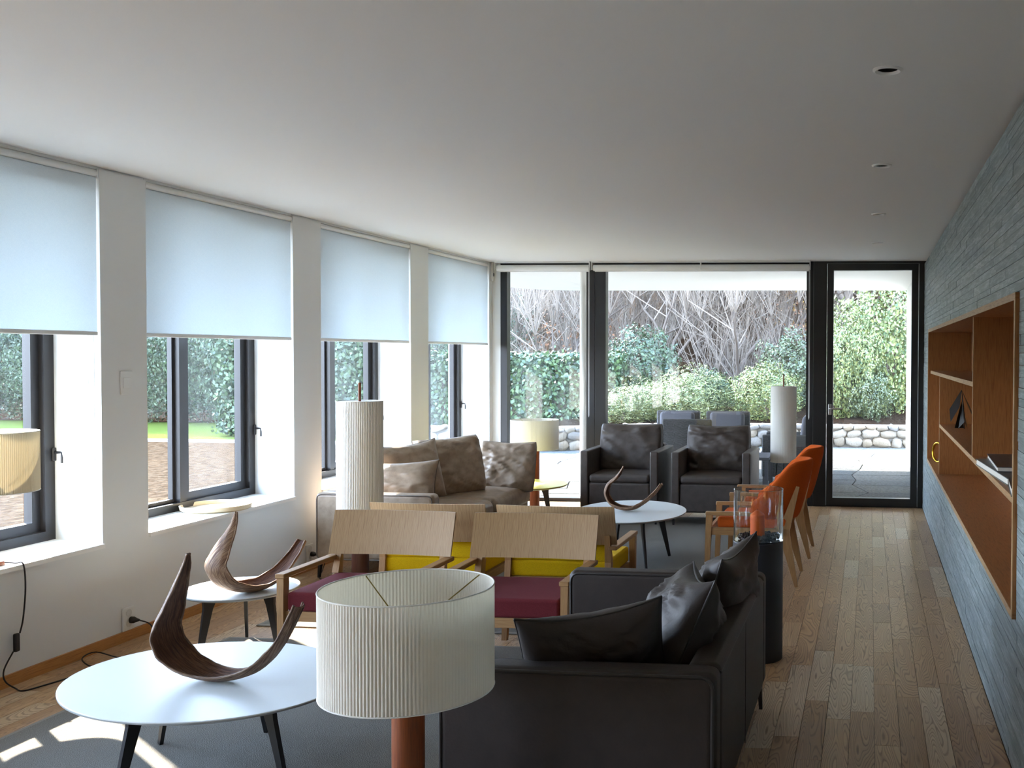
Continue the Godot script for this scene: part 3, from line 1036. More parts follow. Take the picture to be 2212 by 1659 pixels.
	for i in line.size() - 1:
		var d: Vector2 = (line[i + 1] - line[i]).normalized()
		var nrm := Vector2(-d.y, d.x) * 0.3
		if nrm.y > 0: nrm = -nrm
		var q := Vector2(-1, -17.2)
		mb.prism([line[i] - q, line[i + 1] - q, line[i + 1] + nrm - q, line[i] + nrm - q], 0.335, 0.352)
	obj(mb, "coping", M.stone[0], sw)
	# plants
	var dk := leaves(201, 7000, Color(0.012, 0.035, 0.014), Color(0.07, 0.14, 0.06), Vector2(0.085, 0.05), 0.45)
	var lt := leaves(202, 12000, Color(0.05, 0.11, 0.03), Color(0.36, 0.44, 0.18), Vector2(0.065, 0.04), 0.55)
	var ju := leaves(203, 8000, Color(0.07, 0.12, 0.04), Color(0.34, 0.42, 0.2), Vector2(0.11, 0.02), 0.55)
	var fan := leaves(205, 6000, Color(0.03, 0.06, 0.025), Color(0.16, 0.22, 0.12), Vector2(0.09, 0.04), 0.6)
	for q in [[1338, -18.2, 0.75, 0.32], [1392, -18.5, 0.8, 0.40], [1450, -18.3, 0.72, 0.42], [1498, -18.7, 0.75, 0.5]]:
		plant("juniper", "low feathery light-green juniper behind the stone wall", "shrub", ju, M.leaf, V(column_x(q[0], q[1]), on_bank(0, q[1]) - 0.12, q[1]), V(q[2], q[3], 0.55), rng.randf() * TAU, "junipers behind the stone wall")
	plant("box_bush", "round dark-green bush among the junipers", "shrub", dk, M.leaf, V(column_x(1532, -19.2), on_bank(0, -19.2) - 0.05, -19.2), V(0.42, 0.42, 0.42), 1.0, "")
	plant("laurel_bush", "broad light-green bush behind the stone wall by the slim lamp", "shrub", lt, M.leaf, V(column_x(1655, -18.6), on_bank(0, -18.6) - 0.1, -18.6), V(0.62, 0.5, 0.5), 0.4, "")
	plant("laurel_bush", "taller blue-green bush at the end of the wide pane", "shrub", fan, M.leaf, V(column_x(1712, -20.0), on_bank(0, -20.0) - 0.1, -20.0), V(0.8, 0.75, 0.6), 2.4, "")
	plant("door_bush", "big sunlit green bush behind the glass door, the tallest one", "shrub", lt, M.leaf, V(column_x(1915, -19.6), on_bank(0, -19.6) - 0.1, -19.6), V(0.95, 1.32, 0.8), 3.0, "")
	plant("door_bush", "mid-green bush leaning against the tallest bush behind the glass door", "shrub", lt, M.leaf, V(column_x(1838, -19.0), on_bank(0, -19.0) - 0.1, -19.0), V(0.62, 0.95, 0.6), 5.0, "")
	plant("door_bush", "low grey-green bush right behind the stone wall at the glass door", "shrub", fan, M.leaf, V(column_x(1880, -18.9), on_bank(0, -18.9) - 0.1, -18.9), V(0.95, 0.5, 0.4), 1.6, "")
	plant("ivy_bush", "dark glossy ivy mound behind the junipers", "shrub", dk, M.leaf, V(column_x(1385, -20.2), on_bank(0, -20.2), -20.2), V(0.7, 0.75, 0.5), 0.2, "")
	var hd := thing("hedge", "clipped dark-green box hedge beyond the corner of the terrace", "hedge", V(-7.3, 0, -19.4))
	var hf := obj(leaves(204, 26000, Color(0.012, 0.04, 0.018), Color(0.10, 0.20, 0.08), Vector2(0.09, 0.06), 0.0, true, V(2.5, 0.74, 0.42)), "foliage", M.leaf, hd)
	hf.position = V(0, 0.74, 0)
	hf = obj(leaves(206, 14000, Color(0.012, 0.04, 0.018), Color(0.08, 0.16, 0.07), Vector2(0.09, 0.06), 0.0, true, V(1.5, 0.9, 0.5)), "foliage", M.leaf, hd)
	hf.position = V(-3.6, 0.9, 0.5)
	mb = MB.new()
	rng.seed = 208
	for k in 40:
		var x0 := rng.randf_range(-4.8, 2.3)
		for j in 4:
			stick(mb, V(x0, -0.1, 0), V(x0 + rng.randfn() * 0.25, rng.randf_range(0.8, 1.35), rng.randfn() * 0.2), 0.02, 0.006)
	obj(mb, "branches", M.trunk, hd).set_meta("kind", "stuff")
	var ev := leaves(207, 24000, Color(0.012, 0.035, 0.018), Color(0.09, 0.16, 0.09), Vector2(0.038, 0.02), 0.5)
	# evergreen trees beyond the lawn, seen through the side windows
	rng.seed = 31
	for k in 17:
		var t := k / 16.0
		var p := V(lerpf(-31, -9.6, t), -0.1, -22.5 + rng.randf_range(-1.2, 0.6))
		if k < 4: p = V(-29 + rng.randf_range(-1, 1), -0.1, -20.0 + k * 4.6)
		plant("evergreen_tree", "dense dark evergreen tree beyond the lawn", "tree", ev, M.leaf, p, V(1.7, rng.randf_range(1.6, 2.3), 1.5), rng.randf() * TAU, "evergreen trees beyond the lawn")
	# bare winter trees on the bank
	var crowns := []
	for k in 4:
		crowns.append(bare_crown(300 + k, 5, 16))
	rng.seed = 41
	var spots := [[1432, -22.0], [1500, -23.0], [1552, -21.5], [1592, -21.0], [1640, -22.5], [1696, -22.0], [1350, -23.5], [1845, -23.0], [1930, -24.0], [1135, -24.5], [1240, -23.0], [1180, -22.0]]
	for k in 26:
		spots.append([1090 + k * 36 + rng.randf_range(-14, 14), rng.randf_range(-25.0, -31.0)])
	for k in spots.size():
		var z: float = spots[k][1]
		var x := column_x(spots[k][0], z)
		var o := thing("bare_tree", "leafless grey-brown tree with thin upright shoots on the bank", "tree", V(x, on_bank(x, z), z), rng.randf() * TAU, "leafless trees on the bank behind the terrace")
		obj(crowns[k % 4][0], "trunk", M.trunk, o)
		obj(crowns[k % 4][1], "twigs", M.twig, o).set_meta("kind", "stuff")
		var sc := rng.randf_range(0.95, 1.35)
		o.scale = V(sc, sc, sc)
	var brush := []
	for k in 3:
		rng.seed = 500 + k
		var bm := MB.new()
		for j in 9:
			shoots(bm, V(rng.randfn() * 0.35, -0.05, rng.randfn() * 0.3), 7, 1.7, 0.3, 0.008)
		brush.append(bm.mesh())
	rng.seed = 43
	for k in 18:
		var z := rng.randf_range(-20.6, -24.5)
		var x := column_x(1085 + k * 42 + rng.randf_range(-10, 10), z)
		var o := obj(brush[k % 3], "brushwood", M.twig)
		o.position = V(x, on_bank(x, z), z)
		o.rotation.y = rng.randf() * TAU
		var sc := rng.randf_range(0.8, 1.3)
		o.scale = V(sc, sc, sc)
		tag(o, "clump of thin leafless stems sprouting from the bank", "shrub", "leafless brushwood on the bank")
	var gold := leaves(401, 500, Color(0.35, 0.2, 0.02), Color(0.7, 0.5, 0.08), Vector2(0.06, 0.035), 0.6)
	var rust := leaves(402, 600, Color(0.2, 0.08, 0.03), Color(0.42, 0.22, 0.12), Vector2(0.06, 0.04), 0.6)
	plant("golden_tree", "sparse tree with golden yellow leaves behind the wide pane", "tree", gold, M.dead_leaf, V(column_x(1728, -24), on_bank(0, -24), -24), V(0.7, 1.3, 0.6), 0, "")
	plant("rusty_tree", "sapling with rust-brown leaves left over from autumn near the corner hedge", "tree", rust, M.dead_leaf, V(column_x(1225, -23.5), 0.9, -23.5), V(1.1, 1.0, 0.8), 0, "")
	plant("rusty_tree", "sapling with rust-brown leaves above the blue-green bush", "tree", rust, M.dead_leaf, V(column_x(1690, -23.0), on_bank(0, -23.0) + 0.1, -23.0), V(1.0, 0.7, 0.8), 2, "")
	# terrace furniture
	var ch := wicker_chair("grey wicker lounge chair on the terrace facing the glass, standing nearer the corner column")
	ch.position = V(-2.43, -0.02, -12.6)
	copy(ch, V(-1.79, -0.02, -12.6), 0.0, "grey wicker lounge chair on the terrace facing the glass, beside the low table")
	copy(ch, V(-2.02, -0.02, -11.55), PI, "grey wicker lounge chair on the terrace with its back to the glass")
	copy(ch, V(-0.97, -0.02, -12.35), -PI / 2, "grey wicker lounge chair on the terrace turned sideways near the door")
	var lt2 := thing("terrace_table", "low dark-grey table on the terrace between wicker chairs", "table", V(-1.41, -0.02, -11.6))
	mb = MB.new()
	mb.rbox(V(0, 0.40, 0), V(0.6, 0.035, 0.6), 0.008)
	obj(mb, "table_top", M.wicker_cushion, lt2)
	for sx in [-1, 1]:
		for sz in [-1, 1]:
			mb = MB.new()
			mb.box(V(sx * 0.27 - 0.02, 0, sz * 0.27 - 0.02), V(sx * 0.27 + 0.02, 0.39, sz * 0.27 + 0.02))
			obj(mb, "leg", M.wicker_cushion, lt2)
	mb = MB.new()
	mb.lathe([Vector2(0.0, 0.0), Vector2(0.07, 0.0), Vector2(0.12, 0.07), Vector2(0.12, 0.13), Vector2(0.08, 0.19), Vector2(0.085, 0.2), Vector2(0.075, 0.2), Vector2(0.0, 0.17)], 20, true)
	var pot := obj(mb, "garden_pot", mat("26282a", 0.5))
	pot.position = V(-4.62, 0.352, -16.45)
	tag(pot, "small round black pot standing on the stone wall", "pot")

func column_x(px: float, z: float) -> float:   # x of a point at depth z that lies in the direction of image column px
	return (px - 1879.0) / 2212.0 * absf(z)

func wicker_chair(label: String) -> Node3D:
	var o := thing("wicker_chair", label, "chair", Vector3.ZERO, 0, "wicker chairs on the terrace")
	var mb := MB.new()
	mb.grain = 1
	mb.rbox(V(0, 0.48, -0.31), V(0.56, 0.72, 0.07), 0.025)
	obj(mb, "back", M.wicker, o)
	for s in [-1, 1]:
		mb = MB.new()
		mb.grain = 1
		mb.rbox(V(s * 0.255, 0.36, 0.0), V(0.06, 0.5, 0.6), 0.02)
		obj(mb, "armrest", M.wicker, o)
	mb = MB.new()
	mb.rbox(V(0, 0.22, 0.02), V(0.46, 0.2, 0.58), 0.02)
	obj(mb, "base", M.wicker, o)
	mb = MB.new()
	mb.rbox(V(0, 0.37, 0.04), V(0.445, 0.1, 0.56), 0.03)
	obj(mb, "seat_cushion", M.wicker_cushion, o)
	mb = MB.new()
	mb.at(T(V(0, 0.6, -0.21), -0.12)).rbox(Vector3.ZERO, V(0.44, 0.46, 0.12), 0.045)
	obj(mb, "back_cushion", M.wicker_cushion, o)
	for sx in [-1, 1]:
		for sz in [-1, 1]:
			mb = MB.new()
			mb.box(V(sx * 0.24 - 0.02, 0, sz * 0.27 - 0.02), V(sx * 0.24 + 0.02, 0.13, sz * 0.27 + 0.02))
			obj(mb, "leg", M.wicker_cushion, o)
	return o

# ---------------------------------------------------------------- tables
func side_table(called: String, label: String, pos: Vector3, h: float, ax: Vector2, turn: float, legs: Array, m: Material, group: String) -> Node3D:
	var o := thing(called, label, "table", pos, 0, group)
	var mb := MB.new()
	mb.at(Transform3D(Basis.from_euler(V(0, turn, 0)), Vector3.ZERO)).lathe([Vector2(1.0, h - 0.004), Vector2(1.0, h - 0.001), Vector2(0.996, h), Vector2(0.0, h)], 96, false, Vector3.ZERO, ax)
	obj(mb, "table_top", m, o)
	mb = MB.new()
	mb.at(Transform3D(Basis.from_euler(V(0, turn, 0)), Vector3.ZERO)).lathe([Vector2(0.0, h - 0.018), Vector2(0.95, h - 0.018), Vector2(1.0, h - 0.009), Vector2(1.0, h - 0.004)], 96, false, Vector3.ZERO, ax)
	obj(mb, "edge_board", m if m == M.table_yellow else mat("8d9190", 0.5), o)
	for l in legs:
		mb = MB.new()
		var f := V(l.x, 0.0, l.y)
		var t := V(l.x * 0.74, h - 0.016, l.y * 0.74)
		var out := V(l.x, 0, l.y).normalized()
		mb.bar(f, f.lerp(t, 0.8), Vector2(0.02, 0.014), Vector2(0.046, 0.016), out)
		mb.bar(f.lerp(t, 0.8), t, Vector2(0.046, 0.016), Vector2(0.075, 0.016), out)
		mb.bar(t - out * 0.16, t, Vector2(0.03, 0.008), Vector2(0.03, 0.008), out.cross(Vector3.UP))
		obj(mb, "leg", M.black, o)
	return o
func tables() -> void:
	side_table("coffee_table", "large white oval coffee table on black legs under the darkest curled husk", V(-2.37, 0.0095, -3.47), 0.3605, Vector2(0.533, 0.434), -0.397, [Vector2(-0.385, -0.262), Vector2(-0.05, -0.43), Vector2(0.43, 0.215), Vector2(-0.11, 0.345)], M.table_white, "white tables with curled husks")
	side_table("coffee_table", "white oval coffee table on black legs standing before the dark armchairs", V(-1.778, 0.0095, -7.519), 0.3605, Vector2(0.543, 0.417), -1.387, [Vector2(0.27, -0.13), Vector2(0.2, 0.36), Vector2(-0.27, 0.2), Vector2(-0.2, -0.36)], M.table_white, "white tables with curled husks")
	side_table("side_table", "small round white table with the sunlit curled husk by the window wall", V(-3.248, 0, -5.019), 0.32, Vector2(0.278, 0.278), 0.0, [Vector2(-0.10, 0.2), Vector2(0.22, 0.03), Vector2(-0.1, -0.2)], M.table_white, "white tables with curled husks")
	side_table("yellow_table", "low round yellow table on black legs behind the taupe sofa", V(-3.09, 0, -8.99), 0.36, Vector2(0.37, 0.37), 0.0, [Vector2(0.24, 0.02), Vector2(-0.14, 0.24), Vector2(-0.14, -0.24)], M.table_yellow, "")

# ---------------------------------------------------------------- lamps
func pleated(r: float, y0: float, y1: float, n: int, amp: float) -> MB:
	var mb := MB.new()
	var rows := []
	for y in [y0, y1]:
		var ring := []
		for k in n * 4 + 1:
			var a := TAU * k / (n * 4.0)
			var ph: float = [0.0, 0.8, 1.0, 0.8][k % 4]
			var rr := r - amp * (1.0 - ph)
			ring.append(V(cos(a) * rr, y, -sin(a) * rr))
		rows.append(ring)
	mb.grid(rows, true, true)
	return mb
func torus(r: float, y: float, t: float, seg := 64) -> MB:
	var mb := MB.new()
	var path := []
	for k in seg + 1:
		var a := TAU * k / seg
		path.append(V(cos(a) * r, y, sin(a) * r))
	mb.tube(path, t, 6, false)
	return mb
func drum_lamp(label: String, pos: Vector3, r: float, top: float, hgt: float, pole_r: float, wood: Material, shade: Material) -> void:
	var o := thing("drum_lamp", label, "lamp", pos, 0, "drum lamps on wooden posts")
	var y0 := top - hgt
	obj(pleated(r, y0, top, 150, r * 0.014), "shade", shade, o)
	obj(torus(r - 0.001, top, 0.0022, 96), "rim", M.shade_tall, o)
	obj(torus(r - 0.001, y0, 0.0022, 96), "rim", M.shade_tall, o)
	var mb: MB
	for k in 4:
		mb = MB.new()
		var a := 0.61 + TAU * k / 4
		mb.tube([V(cos(a) * (r - 0.003), top - 0.004, sin(a) * (r - 0.003)), V(cos(a) * 0.02, top - hgt * 0.42, sin(a) * 0.02)], 0.0018, 6)
		obj(mb, "spider_wire", M.brass, o)
	mb = MB.new()
	mb.grain = 1
	mb.lathe([Vector2(0.0, 0.02), Vector2(pole_r, 0.02), Vector2(pole_r, y0 + hgt * 0.2), Vector2(pole_r * 0.85, y0 + hgt * 0.22), Vector2(0, y0 + hgt * 0.22)], 32)
	obj(mb, "post", wood, o)
	mb = MB.new()
	mb.lathe([Vector2(0.0, 0.0), Vector2(0.0, 0.0), Vector2(pole_r * 2.0, 0.0), Vector2(pole_r * 2.0, 0.015), Vector2(pole_r * 1.9, 0.02), Vector2(0.0, 0.02)], 40)
	obj(mb, "base", wood, o)
	mb = MB.new()
	mb.lathe([Vector2(0.0, y0 + hgt * 0.22), Vector2(0.018, y0 + hgt * 0.22), Vector2(0.018, y0 + hgt * 0.4), Vector2(0.03, y0 + hgt * 0.5), Vector2(0.02, y0 + hgt * 0.58), Vector2(0.0, y0 + hgt * 0.6)], 16)
	obj(mb, "bulb", M.white_plastic, o)
func lamps() -> void:
	drum_lamp("large cream pleated drum lamp on a reddish wooden post beside the dark sofa", V(-1.269, 0.0095, -2.713), 0.232, 0.891, 0.285, 0.044, M.cherry, M.shade)
	drum_lamp("cream pleated drum lamp on an orange wooden post behind the taupe sofa", V(-3.20, 0, -9.56), 0.228, 0.905, 0.28, 0.046, M.cherry, M.shade_tall)
	drum_lamp("sunlit cream pleated drum lamp standing on the window sill", V(-4.05, SILL, -4.35), 0.20, 0.62, 0.275, 0.03, M.cherry, M.shade_sun)
	# tall cylinder lamps
	var o := thing("cylinder_lamp", "tall white pleated cylinder lamp on a dark brown post by the taupe sofa", "lamp", V(-3.275, 0, -6.32), 0, "tall cylinder lamps")
	obj(pleated(0.143, 0.49, 1.232, 84, 0.003), "shade", M.shade_tall, o)
	obj(torus(0.142, 1.232, 0.002), "rim", M.shade_tall, o)
	obj(torus(0.142, 0.49, 0.002), "rim", M.shade_tall, o)
	var mb := MB.new()
	mb.lathe([Vector2(0.0, 1.228), Vector2(0.141, 1.228), Vector2(0.141, 1.230), Vector2(0.0, 1.230)], 40)
	obj(mb, "top_disc", M.shade_tall, o)
	mb = MB.new()
	mb.lathe([Vector2(0.0, 1.23), Vector2(0.009, 1.23), Vector2(0.009, 1.35), Vector2(0.0, 1.352)], 12)
	obj(mb, "finial_stick", M.cherry, o)
	mb = MB.new()
	mb.grain = 1
	mb.lathe([Vector2(0.0, 0.0), Vector2(0.09, 0.0), Vector2(0.09, 0.012), Vector2(0.053, 0.014), Vector2(0.053, 0.62), Vector2(0.0, 0.62)], 32)
	obj(mb, "post", M.walnut, o)
	o = thing("cylinder_lamp", "slim white pleated cylinder lamp on thin dark legs by the glass wall", "lamp", V(-0.806, 0, -9.6), 0, "tall cylinder lamps")
	obj(pleated(0.1225, 0.535, 1.245, 72, 0.0025), "shade", M.shade_tall, o)
	obj(torus(0.1215, 1.245, 0.002), "rim", M.shade_tall, o)
	obj(torus(0.1215, 0.535, 0.002), "rim", M.shade_tall, o)
	mb = MB.new()
	mb.lathe([Vector2(0.0, 1.241), Vector2(0.121, 1.241), Vector2(0.121, 1.243), Vector2(0.0, 1.243)], 40)
	obj(mb, "top_disc", M.shade_tall, o)
	mb = MB.new()
	mb.lathe([Vector2(0.0, 1.243), Vector2(0.007, 1.243), Vector2(0.007, 1.36), Vector2(0.0, 1.362)], 12)
	obj(mb, "finial_stick", M.cherry, o)
	for k in 3:
		mb = MB.new()
		var a := 0.5 + TAU * k / 3
		mb.tube([V(cos(a) * 0.11, 0.0, sin(a) * 0.11), V(cos(a) * 0.05, 0.7, sin(a) * 0.05)], 0.006, 8)
		obj(mb, "leg", M.black, o)

# ---------------------------------------------------------------- upholstery
func pillow(label: String, m: Material, pm: Material, pos: Vector3, rot: Vector3, w: float, h: float, t: float, sd: int, group: String, wrinkle := 1.0, boxy := false) -> void:
	var o := thing("leather_cushion", label, "cushion", pos, 0, group)
	o.basis = Basis.from_euler(rot)
	var nz := noise(2.2, 3, FastNoiseLite.TYPE_SIMPLEX_SMOOTH, sd)
	var n := 36
	var edge := []
	var mb := MB.new()
	for side in [1.0, -1.0]:
		var P := []
		for i in n + 1:
			var row := []
			for j in n + 1:
				var u := sin((i / float(n) * 2 - 1) * PI / 2)
				var q := sin((j / float(n) * 2 - 1) * PI / 2)
				var bx := w / 2 * u * (1.0 - 0.05 * (1.0 - q * q) * u * u)
				var by := h / 2 * q * (1.0 - 0.06 * (1.0 - u * u) * q * q)
				var k := pow(maxf(0.0, (1 - pow(absf(u), 3.0)) * (1 - pow(absf(q), 3.0))), 0.5)
				if boxy:
					k = pow(maxf(0.0, (1 - pow(absf(u), 7.0)) * (1 - pow(absf(q), 7.0))), 0.42)
					var rc := 1.0 - 0.05 * pow(u * q, 4.0)
					bx = w / 2 * u * rc
					by = h / 2 * q * rc
				var z: float = t / 2 * k * (1.0 + 0.2 * nz.get_noise_2d(u * 0.25 + side * 3, q * 0.25))
				# folds radiate from the corners and run across the middle
				var rid := 1.0 - absf(nz.get_noise_2d(u * 0.22 + 7 * side, q * 0.5 + 3 + 0.2 * u))
				z += wrinkle * 0.02 * (pow(rid, 5.0) - 0.45) * smoothstep(0.25, 0.9, k)
				z += wrinkle * 0.012 * nz.get_noise_2d(u * 0.7, q * 0.7 + side * 9) * smoothstep(0.25, 0.9, k)
				var sag := -0.02 * wrinkle * (1 - u * u) * smoothstep(0.2, 1.0, q)
				row.append(V(bx, by + sag, side * maxf(z, 0.0)))
			P.append(row)
		mb.grid(P, side < 0, false, 1.0, 1.0)
		if side > 0:
			for i in n + 1: edge.append(P[i][0])
			for j in range(1, n + 1): edge.append(P[n][j])
			for i in range(n - 1, -1, -1): edge.append(P[i][n])
			for j in range(n - 1, -1, -1): edge.append(P[0][j])
	obj(mb, "cover", m, o)
	mb = MB.new()
	mb.tube(edge, 0.004, 5, false)
	obj(mb, "seam", pm, o)

func panel_piping(parent: Node, m: Material, x0: float, x1: float, y0: float, y1: float, z: float, r: float, t: float) -> void:
	var path := []
	for c in [[x1 - r, y0 + r, -PI / 2], [x1 - r, y1 - r, 0.0], [x0 + r, y1 - r, PI / 2], [x0 + r, y0 + r, PI]]:
		for k in 5:
			var a: float = c[2] + PI / 2 * k / 4
			path.append(V(c[0] + cos(a) * r, c[1] + sin(a) * r, z))
	path.append(path[0])
	var mb := MB.new()
	mb.tube(path, t, 6, false)
	obj(mb, "piping", m, parent)

func sofas() -> void:
	# dark leather two-seater: the back stands at +x
	var o := thing("leather_sofa", "dark brown leather two-seat sofa with its back to the walkway", "sofa", V(-0.865, 0.0095, -3.675))
	var L := 0.73; var D := 0.425
	var mb := MB.new()
	mb.rbox(V(-0.02, 0.19, 0), V(0.78, 0.14, 1.3), 0.02)
	obj(mb, "base", M.leather_dark, o)
	for s in [-1, 1]:
		mb = MB.new()
		mb.rbox(V(0, 0.36, s * (L - 0.055)), V(D * 2, 0.48, 0.11), 0.03, 4)
		var arm := obj(mb, "armrest", M.leather_dark, o)
		for e in [-1, 1]:
			panel_piping(arm, M.piping, -D + 0.012, D - 0.012, 0.13, 0.59, s * (L - 0.055) + e * 0.052, 0.035, 0.0055)
	mb = MB.new()
	mb.rbox(V(D - 0.055, 0.36, 0), V(0.11, 0.48, (L - 0.1) * 2), 0.03, 4)
	var bk := obj(mb, "back", M.leather_dark, o)
	mb = MB.new()
	mb.tube([V(D - 0.004, 0.60 - 0.025, -0.62), V(D - 0.004, 0.60 - 0.025, 0.62)], 0.004, 6)
	obj(mb, "piping", M.piping, bk)
	mb = MB.new()
	mb.tube([V(D, 0.13, 0.02), V(D + 0.001, 0.3, 0.02), V(D, 0.57, 0.02)], 0.002, 5)
	obj(mb, "seam", M.piping, bk)
	for s in [-1, 1]:
		mb = MB.new()
		mb.rbox(V(-0.06, 0.335, s * 0.308), V(0.72, 0.16, 0.61), 0.04, 3, 0.02)
		obj(mb, "seat_cushion", M.leather_dark, o)
	for sx in [-1, 1]:
		for sz in [-1, 1]:
			mb = MB.new()
			mb.bar(V(sx * 0.405, 0.0, sz * 0.715), V(sx * 0.40, 0.13, sz * 0.70), Vector2(0.014, 0.02), Vector2(0.02, 0.035), V(1, 0, 0))
			obj(mb, "leg", M.black, o)
	var g := "loose cushions on the dark sofa"
	pillow("dark leather cushion leaning on the sofa back beside the candle vase", M.leather_dark, M.piping, V(-0.575, 0.56, -3.99), V(-0.30, -PI / 2 - 0.1, 0.0), 0.60, 0.50, 0.20, 3, g, 1.2)
	pillow("dark leather cushion slumped in the middle of the dark sofa back", M.leather_dark, M.piping, V(-0.66, 0.575, -3.47), V(-0.42, -PI / 2 + 0.25, 0.10), 0.58, 0.48, 0.22, 8, g, 1.3)
	pillow("dark leather cushion propped against the sofa arm next to the big drum lamp", M.leather_dark, M.piping, V(-0.86, 0.585, -3.15), V(-0.35, PI + 0.35, -0.12), 0.45, 0.38, 0.18, 14, g, 1.2)
	# taupe leather sofa along the windows: the back stands at -x
	o = thing("leather_sofa", "taupe leather sofa under the windows", "sofa", V(-3.35, 0.0, -7.62))
	L = 0.97; D = 0.42
	mb = MB.new()
	mb.rbox(V(0.02, 0.20, 0), V(0.80, 0.15, 1.76), 0.02)
	obj(mb, "base", M.leather_taupe, o)
	for s in [-1, 1]:
		mb = MB.new()
		mb.rbox(V(0, 0.352, s * (L - 0.055)), V(D * 2, 0.465, 0.11), 0.03, 4)
		var arm := obj(mb, "armrest", M.leather_taupe, o)
		for e in [-1, 1]:
			panel_piping(arm, M.piping_taupe, -D + 0.012, D - 0.012, 0.13, 0.575, s * (L - 0.055) + e * 0.052, 0.035, 0.005)
	mb = MB.new()
	mb.rbox(V(-D + 0.055, 0.352, 0), V(0.11, 0.465, (L - 0.1) * 2), 0.03, 4)
	obj(mb, "back", M.leather_taupe, o)
	for s in [-1, 1]:
		mb = MB.new()
		mb.rbox(V(0.12, 0.345, s * 0.428), V(0.74, 0.15, 0.85), 0.06, 4, 0.025)
		obj(mb, "seat_cushion", M.leather_taupe, o)
	for sx in [-1, 1]:
		for sz in [-1, 1]:
			mb = MB.new()
			mb.bar(V(sx * 0.40, 0.0, sz * 0.955), V(sx * 0.395, 0.13, sz * 0.94), Vector2(0.014, 0.02), Vector2(0.02, 0.035), V(1, 0, 0))
			obj(mb, "leg", M.black, o)
	g = "loose cushions on the taupe sofa"
	pillow("long taupe leather cushion lying behind the near arm of the taupe sofa", M.leather_taupe, M.piping_taupe, V(-3.40, 0.61, -7.0), V(-0.35, 0.12, 0.02), 0.66, 0.34, 0.2, 21, g, 0.9)
	pillow("tall taupe leather cushion leaning on the sofa back, half hidden behind another", M.leather_taupe, M.piping_taupe, V(-3.47, 0.645, -7.42), V(-0.30, 0.95, 0.05), 0.56, 0.46, 0.2, 24, g, 0.9)
	pillow("biggest taupe leather cushion in the middle of the taupe sofa", M.leather_taupe, M.piping_taupe, V(-3.33, 0.645, -7.86), V(-0.28, 0.75, 0.06), 0.54, 0.48, 0.2, 27, g, 1.1, true)
	pillow("square taupe leather cushion at the lamp end of the taupe sofa", M.leather_taupe, M.piping_taupe, V(-3.02, 0.60, -8.32), V(-0.22, 0.12, -0.03), 0.47, 0.43, 0.16, 30, g, 1.2, true)

# ---------------------------------------------------------------- chairs
func lounge_chair(label: String, cushion: Material, pad: bool, wood: Material) -> Node3D:
	var o := thing("lounge_chair", label, "chair", Vector3.ZERO, 0, "wooden lounge chairs back to back")
	var W := 0.64
	var mb: MB
	for s in [-1, 1]:
		mb = MB.new()
		mb.grain = 1
		mb.bar(V(s * (W / 2 - 0.02), 0, 0.255), V(s * (W / 2 - 0.017), 0.49, 0.235), Vector2(0.026, 0.03), Vector2(0.034, 0.048), V(1, 0, 0))
		obj(mb, "leg", wood, o)
		mb = MB.new()
		mb.grain = 1
		mb.bar(V(s * (W / 2 - 0.045), 0, -0.27), V(s * (W / 2 - 0.045), 0.42, -0.2), Vector2(0.028, 0.03), Vector2(0.034, 0.045), V(1, 0, 0))
		mb.bar(V(s * (W / 2 - 0.045), 0.42, -0.2), V(s * (W / 2 - 0.045), 0.57, -0.235), Vector2(0.034, 0.045), Vector2(0.03, 0.012), V(1, 0, 0))
		obj(mb, "leg", wood, o)
		mb = MB.new()
		mb.grain = 2
		mb.rbox(V(s * (W / 2 - 0.017), 0.50, 0.015), V(0.046, 0.022, 0.50), 0.005)
		obj(mb, "armrest", wood, o)
		mb = MB.new()
		mb.grain = 2
		mb.box(V(s * (W / 2 - 0.045) - 0.011, 0.285, -0.21), V(s * (W / 2 - 0.045) + 0.011, 0.332, 0.235))
		obj(mb, "side_rail", wood, o)
	mb = MB.new()
	mb.grain = 0
	mb.box(V(-W / 2 + 0.03, 0.288, 0.222), V(W / 2 - 0.03, 0.334, 0.244))
	obj(mb, "front_rail", wood, o)
	mb = MB.new()
	mb.grain = 0
	mb.box(V(-W / 2 + 0.04, 0.288, -0.225), V(W / 2 - 0.04, 0.334, -0.205))
	obj(mb, "rear_rail", wood, o)
	mb = MB.new()
	mb.rbox(V(0, 0.378, 0.018), V(W - 0.085, 0.09, 0.46), 0.016, 3)
	obj(mb, "seat_cushion", cushion, o)
	if pad:
		mb = MB.new()
		mb.rbox(V(0, 0.475, -0.19), V(W - 0.10, 0.11, 0.04), 0.014, 3)
		obj(mb, "lumbar_pad", cushion, o)
	# bent plywood back
	mb = MB.new()
	var fr := []
	var rr := []
	for i in 13:
		var a := []
		var b := []
		for j in 2:
			var u := i / 12.0 * 2 - 1
			var y := lerpf(0.515, 0.728, j)
			var z := -0.182 - (y - 0.47) * 0.32 - 0.028 * (1 - u * u)
			a.append(V(u * W / 2, y, z)); b.append(V(u * W / 2, y, z - 0.013))
		fr.append(a); rr.append(b)
	mb.grid(fr, false, false)
	mb.grid(rr, true, false)
	for i in 12:
		mb.quad(fr[i][1], fr[i + 1][1], rr[i + 1][1], rr[i][1])
		mb.quad(rr[i][0], rr[i + 1][0], fr[i + 1][0], fr[i][0])
	mb.quad(fr[0][0], fr[0][1], rr[0][1], rr[0][0])
	mb.quad(rr[12][0], rr[12][1], fr[12][1], fr[12][0])
	for k in mb.uv.size():
		mb.uv[k] = Vector2(mb.v[k].y, mb.v[k].x)
	obj(mb, "backrest", M.oak_pale if not pad else M.oak, o)
	return o

